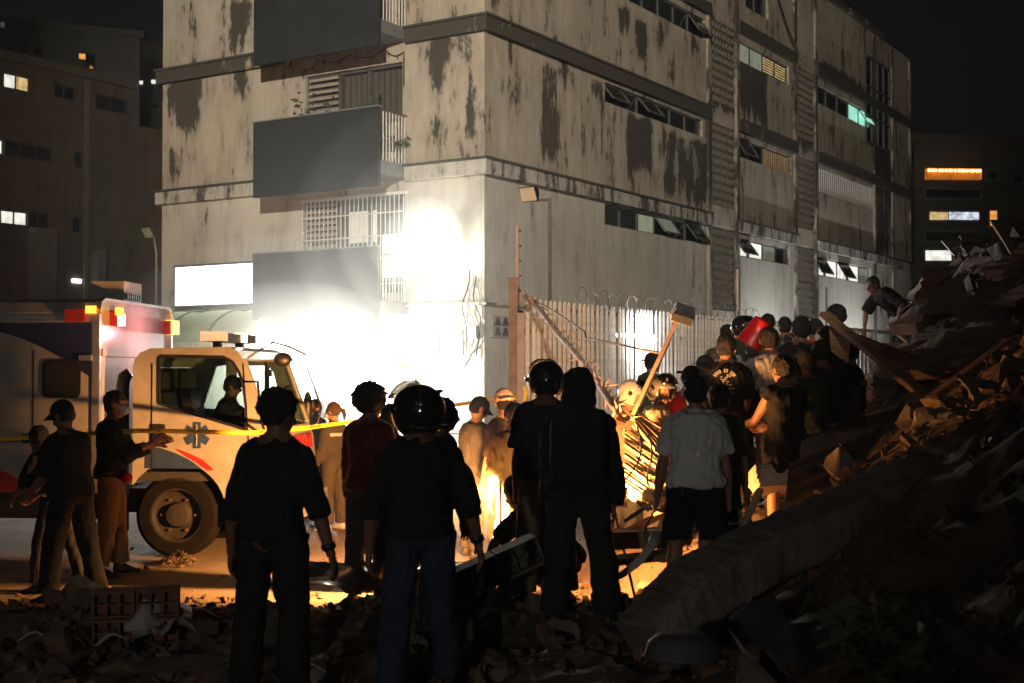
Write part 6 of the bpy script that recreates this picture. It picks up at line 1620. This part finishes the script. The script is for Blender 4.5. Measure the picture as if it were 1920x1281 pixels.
# wall floodlight near the corner: overexposed
wl = thing('wall_floodlight', 'dazzling white floodlight on the wall beside the building corner', 'floodlight', tuple(FA.pt(.78,0,4.9)))
m = MB(); m.bar(FA.pt(.78,0,4.9), FA.pt(.78,.2,4.92), .04, .04); obj('arm', m, M_frame, wl)
flood(wl, FA.pt(.78,.32,4.9), FA.pt(1.2,4.0,3.0), 1.1, E_lamp)
light('wall_floodlight_light', 'POINT', FA.pt(.80,.52,4.82), 170, WHITE, .10)
# entrance lamps under the first balcony
for k, (u, d, z, pw) in enumerate(((2.4,.9,2.75,1500),(3.7,.9,2.75,1600),(5.3,.8,2.7,1100))):
    t = thing('entrance_floodlight', ('right','middle','left')[k]+' glaring floodlight under the lowest balcony above the entrance', 'floodlight', tuple(FA.pt(u,d,z+.1)))
    m = MB(); m.bar(FA.pt(u,d,z+.25), FA.pt(u,d,z+.03), .04, .04); obj('bracket', m, M_frame, t)
    flood(t, FA.pt(u,d,z), FA.pt(u,d+2.5,z-1.2), .9, E_lamp)
    light('entrance_light', 'POINT', FA.pt(u, d+.12, z-.22), pw, WHITE, .10)
# warm work lamp on the rubble behind the hooded man
wlp = P(1152,935,11.2); wz_ = height(wlp.x, wlp.y)
wk = thing('work_lamp', 'warm halogen work lamp on the ground hidden behind the hooded man', 'work lamp', (wlp.x, wlp.y, wz_))
for a in (0, 2.1, 4.2):
    m = MB(); m.tube([Vector((wlp.x,wlp.y,wlp.z-.1)), Vector((wlp.x+.2*math.cos(a), wlp.y+.2*math.sin(a), wz_))], .012, 6); obj('leg', m, M_rust, wk)
flood(wk, wlp, wlp+Vector((-.1,1,.12)), .7, E_hot)
light('work_lamp_light', 'SPOT', wlp+Vector((0,.10,.0)), 850, (1,.39,.10), .06, wlp+Vector((.6,.8,.06)), 168, .35)
# second warm lamp on a stand in front of the man in the olive shirt: the glare in the middle
ga = P(938,897,12.1)
gl = thing('stand_lamp', 'glaring warm lamp on a stand at the legs of the olive-shirted man', 'work lamp', (ga.x, ga.y, 0))
m = MB(); m.tube([Vector((ga.x,ga.y,0)), ga-Vector((0,0,.02))], .012, 6); obj('stand', m, M_rust, gl)
for a in (.5, 2.6, 4.7):
    m = MB(); m.tube([Vector((ga.x,ga.y,.25)), Vector((ga.x+.22*math.cos(a), ga.y+.22*math.sin(a), 0))], .012, 6); obj('foot', m, M_rust, gl)
m = MB(); m.ell(ga+Vector((-.07,-.02,-.02)), (.05,.05,.05), None, 12, 8); obj('bulb', m, E_hot, gl)
light('stand_lamp_light', 'SPOT', ga+Vector((-.09,-.02,-.09)), 4600, (1,.40,.105), .06, ga+Vector((-.62,.60,-.62)), 132, .6)
# small white lamp behind the fence, and the lamps washing the wall foot
sl = thing('site_lamp', 'small piercing white lamp shining through the fence pales', 'lamp', tuple(FF.pt(4.55,.30,0)))
q = P(1224,636,21.8); m = MB(); m.tube([Vector((q.x,q.y,0)), Vector((q.x,q.y,q.z-.06))], .02, 6); obj('stand', m, M_frame, sl)
m = MB(); m.ell(q, (.06,.06,.06), None, 12, 8); obj('bulb', m, emat('site_bulb',(.85,.9,1),90), sl); light('site_lamp_light', 'POINT', q+Vector((-.1,-.15,0)), 120, (.85,.9,1), .06)
for k, (u, pw) in enumerate(((15.6,900),(23.5,1100))):
    t = thing('ground_floodlight', ('floodlight at the wall foot between the two grille piers','floodlight at the wall foot beyond the far grille pier')[k], 'floodlight', tuple(FB.pt(u,1.6,.0)))
    m = MB(); m.tube([FB.pt(u,1.6,0), FB.pt(u,1.6,.9)], .025, 6); obj('stand', m, M_frame, t); flood(t, FB.pt(u,1.6,1.05), FB.pt(u,0,1.6), 1.0, E_lamp)
    light('ground_flood_light', 'SPOT', FB.pt(u,1.5,1.1), pw, (.95,.97,1), .10, FB.pt(u,0,1.9), 150, .5)
# tall floodlight mast behind the camera that lights the facade
MP = Vector((-3.0,-10.0,12.0))
ms = thing('floodlight_mast', 'tall floodlight mast standing on the street behind the viewpoint', 'floodlight', (MP.x, MP.y, 0))
m = MB(); m.tube([Vector((MP.x,MP.y,0)), Vector((MP.x,MP.y,11.8))], [.12,.07], 10); obj('pole', m, M_rust, ms)
flood(ms, MP, Vector((0,30,9)), 1.6, emat('mast_lens',(1,.93,.8),30))
light('mast_light', 'SPOT', MP+Vector((0,.3,-.05)), 64000, (1,.885,.72), .25, (-1.4,30,13.0), 41, .85)
flood(ms, MP+Vector((.9,0,-.2)), Vector((2.4,22,2.2)), 1.3, _M['mast_lens']); m = MB(); m.bar(MP+Vector((-.4,0,-.3)), MP+Vector((1.2,0,-.45)), .08, .08); obj('cross_arm', m, M_rust, ms)
light('mast_fence_fill', 'SPOT', MP+Vector((.9,.3,-.25)), 15000, (1,.80,.60), .2, (2.35,22,2.2), 15, .5)  # second head and spot added to brighten the fence pales
# portable tripod lamp behind the camera that reaches the backs of the crowd
TP = Vector((-2.6,-5.0,2.6))
tl = thing('tripod_lamp', 'portable tripod lamp standing on the street behind the viewpoint', 'work lamp', (TP.x, TP.y, 0))
for a in (0, 2.1, 4.2):
    m = MB(); m.tube([TP-Vector((0,0,.1)), Vector((TP.x+.5*math.cos(a), TP.y+.5*math.sin(a), max(0,height(TP.x+.5*math.cos(a), TP.y+.5*math.sin(a))))) ], .018, 6); obj('leg', m, M_rust, tl)
flood(tl, TP, Vector((-1.5,12,1.6)), 1.0, _M['mast_lens'])
light('tripod_light', 'SPOT', TP+Vector((0,.12,0)), 520, (1,.93,.82), .10, (-2.0,12,1.6), 44, .6)

# ================================================================ dusty night air
m = MB(); m.box((-160,-20,-1), (160,150,26))
hz = obj('haze', m, None, kind='stuff', label='thin dusty night air over the whole scene')
hm_ = bpy.data.materials.new('haze_air'); hm_.use_nodes = True; t = hm_.node_tree
for n in list(t.nodes):
    if n.type != 'OUTPUT_MATERIAL': t.nodes.remove(n)
pv = t.nodes.new('ShaderNodeVolumePrincipled'); pv.inputs['Color'].default_value = (.92,.94,.92,1); pv.inputs['Density'].default_value = .0007; pv.inputs['Anisotropy'].default_value = .55
t.links.new(pv.outputs[0], [n for n in t.nodes if n.type == 'OUTPUT_MATERIAL'][0].inputs['Volume'])
hz.data.materials.append(hm_); hm_.volume_intersection_method = 'FAST' if hasattr(hm_, 'volume_intersection_method') else None

# added volumes of dusty air that imitate lens bloom round the three glaring lamps
def dust_bloom(name, label, c, r, dens, rot_=0.0):
    m = MB(); m.ell(c, r, Matrix.Rotation(rot_,3,'Z'), 32, 20); o = obj(name, m, None, kind='stuff', label=label, smooth=True)
    q = bpy.data.materials.new(name+'_air'); q.use_nodes = True; t = q.node_tree
    for n in list(t.nodes):
        if n.type != 'OUTPUT_MATERIAL': t.nodes.remove(n)
    v = t.nodes.new('ShaderNodeVolumePrincipled'); v.inputs['Color'].default_value = (.95,.96,.94,1); v.inputs['Density'].default_value = dens; v.inputs['Anisotropy'].default_value = .3
    t.links.new(v.outputs[0], [n for n in t.nodes if n.type == 'OUTPUT_MATERIAL'][0].inputs['Volume']); o.data.materials.append(q)
for r_, dn in ((.8,.17),(1.2,.05),(1.8,.018),(2.7,.008),(4.2,.003)):
    dust_bloom('dust_bloom_cloud', 'imitated lens bloom in added dusty air round the wall floodlight near the corner', FA.pt(.80,1.0,4.82), (r_,r_,r_), dn)
for r_, dn in ((.66,.014),(1.05,.007)):
    dust_bloom('dust_bloom_cloud', 'imitated lens bloom in added dusty air in front of the entrance', FA.pt(3.4,2.2,2.2), (5.0*r_,2.6*r_,2.6*r_), dn, math.atan2(L_[1], L_[0]))
for r_, dn in ((.75,.018),(1.4,.007)):
    dust_bloom('dust_bloom_cloud', 'orange dusty air with added glow round the stand lamp in the middle', ga+Vector((-.1,.2,.1)), (1.3*r_,1.1*r_,.9*r_), dn)

# ================================================================ batch step: fuse the figures, mesh the lettering
for (o, vx, amp, extra, fq) in REMESH:
    md = o.modifiers.new('fuse', 'REMESH'); md.mode = 'VOXEL'; md.voxel_size = vx; md.use_smooth_shade = True
    sm_ = o.modifiers.new('soften', 'SMOOTH'); sm_.factor = .5; sm_.iterations = 3
bpy.context.view_layer.update(); dg = bpy.context.evaluated_depsgraph_get()
newm = [bpy.data.meshes.new_from_object(o.evaluated_get(dg)) for (o, *_) in REMESH]
newt = [bpy.data.meshes.new_from_object(o.evaluated_get(dg)) for (o, *_) in TEXTS]
for (o, vx, amp, extra, fq), me in zip(REMESH, newm):
    o.modifiers.clear(); me.name = o.name
    if amp > 0:
        n = len(me.vertices); co = np.empty(n*3, np.float32); me.vertices.foreach_get('co', co); nr = np.empty(n*3, np.float32); me.vertex_normals.foreach_get('vector', nr)
        co = co.reshape(-1,3); nr = nr.reshape(-1,3); dsp = np.empty((n,1), np.float32)
        for k in range(n):
            q = Vector((float(co[k,0])*fq, float(co[k,1])*fq, float(co[k,2])*fq*.62))
            dsp[k,0] = amp*(1.3*noise.noise(q) + .8*(abs(noise.noise(q*2.1+Vector((4,1,7))))*2-.6))
        me.vertices.foreach_set('co', (co+nr*dsp).ravel())
    if extra:
        bm = bmesh.new(); bm.from_mesh(me); vs = [bm.verts.new(v) for v in extra.v]
        for f in extra.f:
            try: bm.faces.new([vs[k] for k in f]).smooth = True
            except ValueError: pass
        bm.to_mesh(me); bm.free()
    mt = o.data.materials[0]; o.data = me; me.materials.clear(); me.materials.append(mt); me.shade_smooth()
for (o, M4, nm, mt, parent), me in zip(TEXTS, newt):
    cu = o.data; me.transform(M4); me.materials.clear(); me.materials.append(mt); bpy.data.objects.remove(o); obj(nm, me, None, parent); bpy.data.curves.remove(cu)
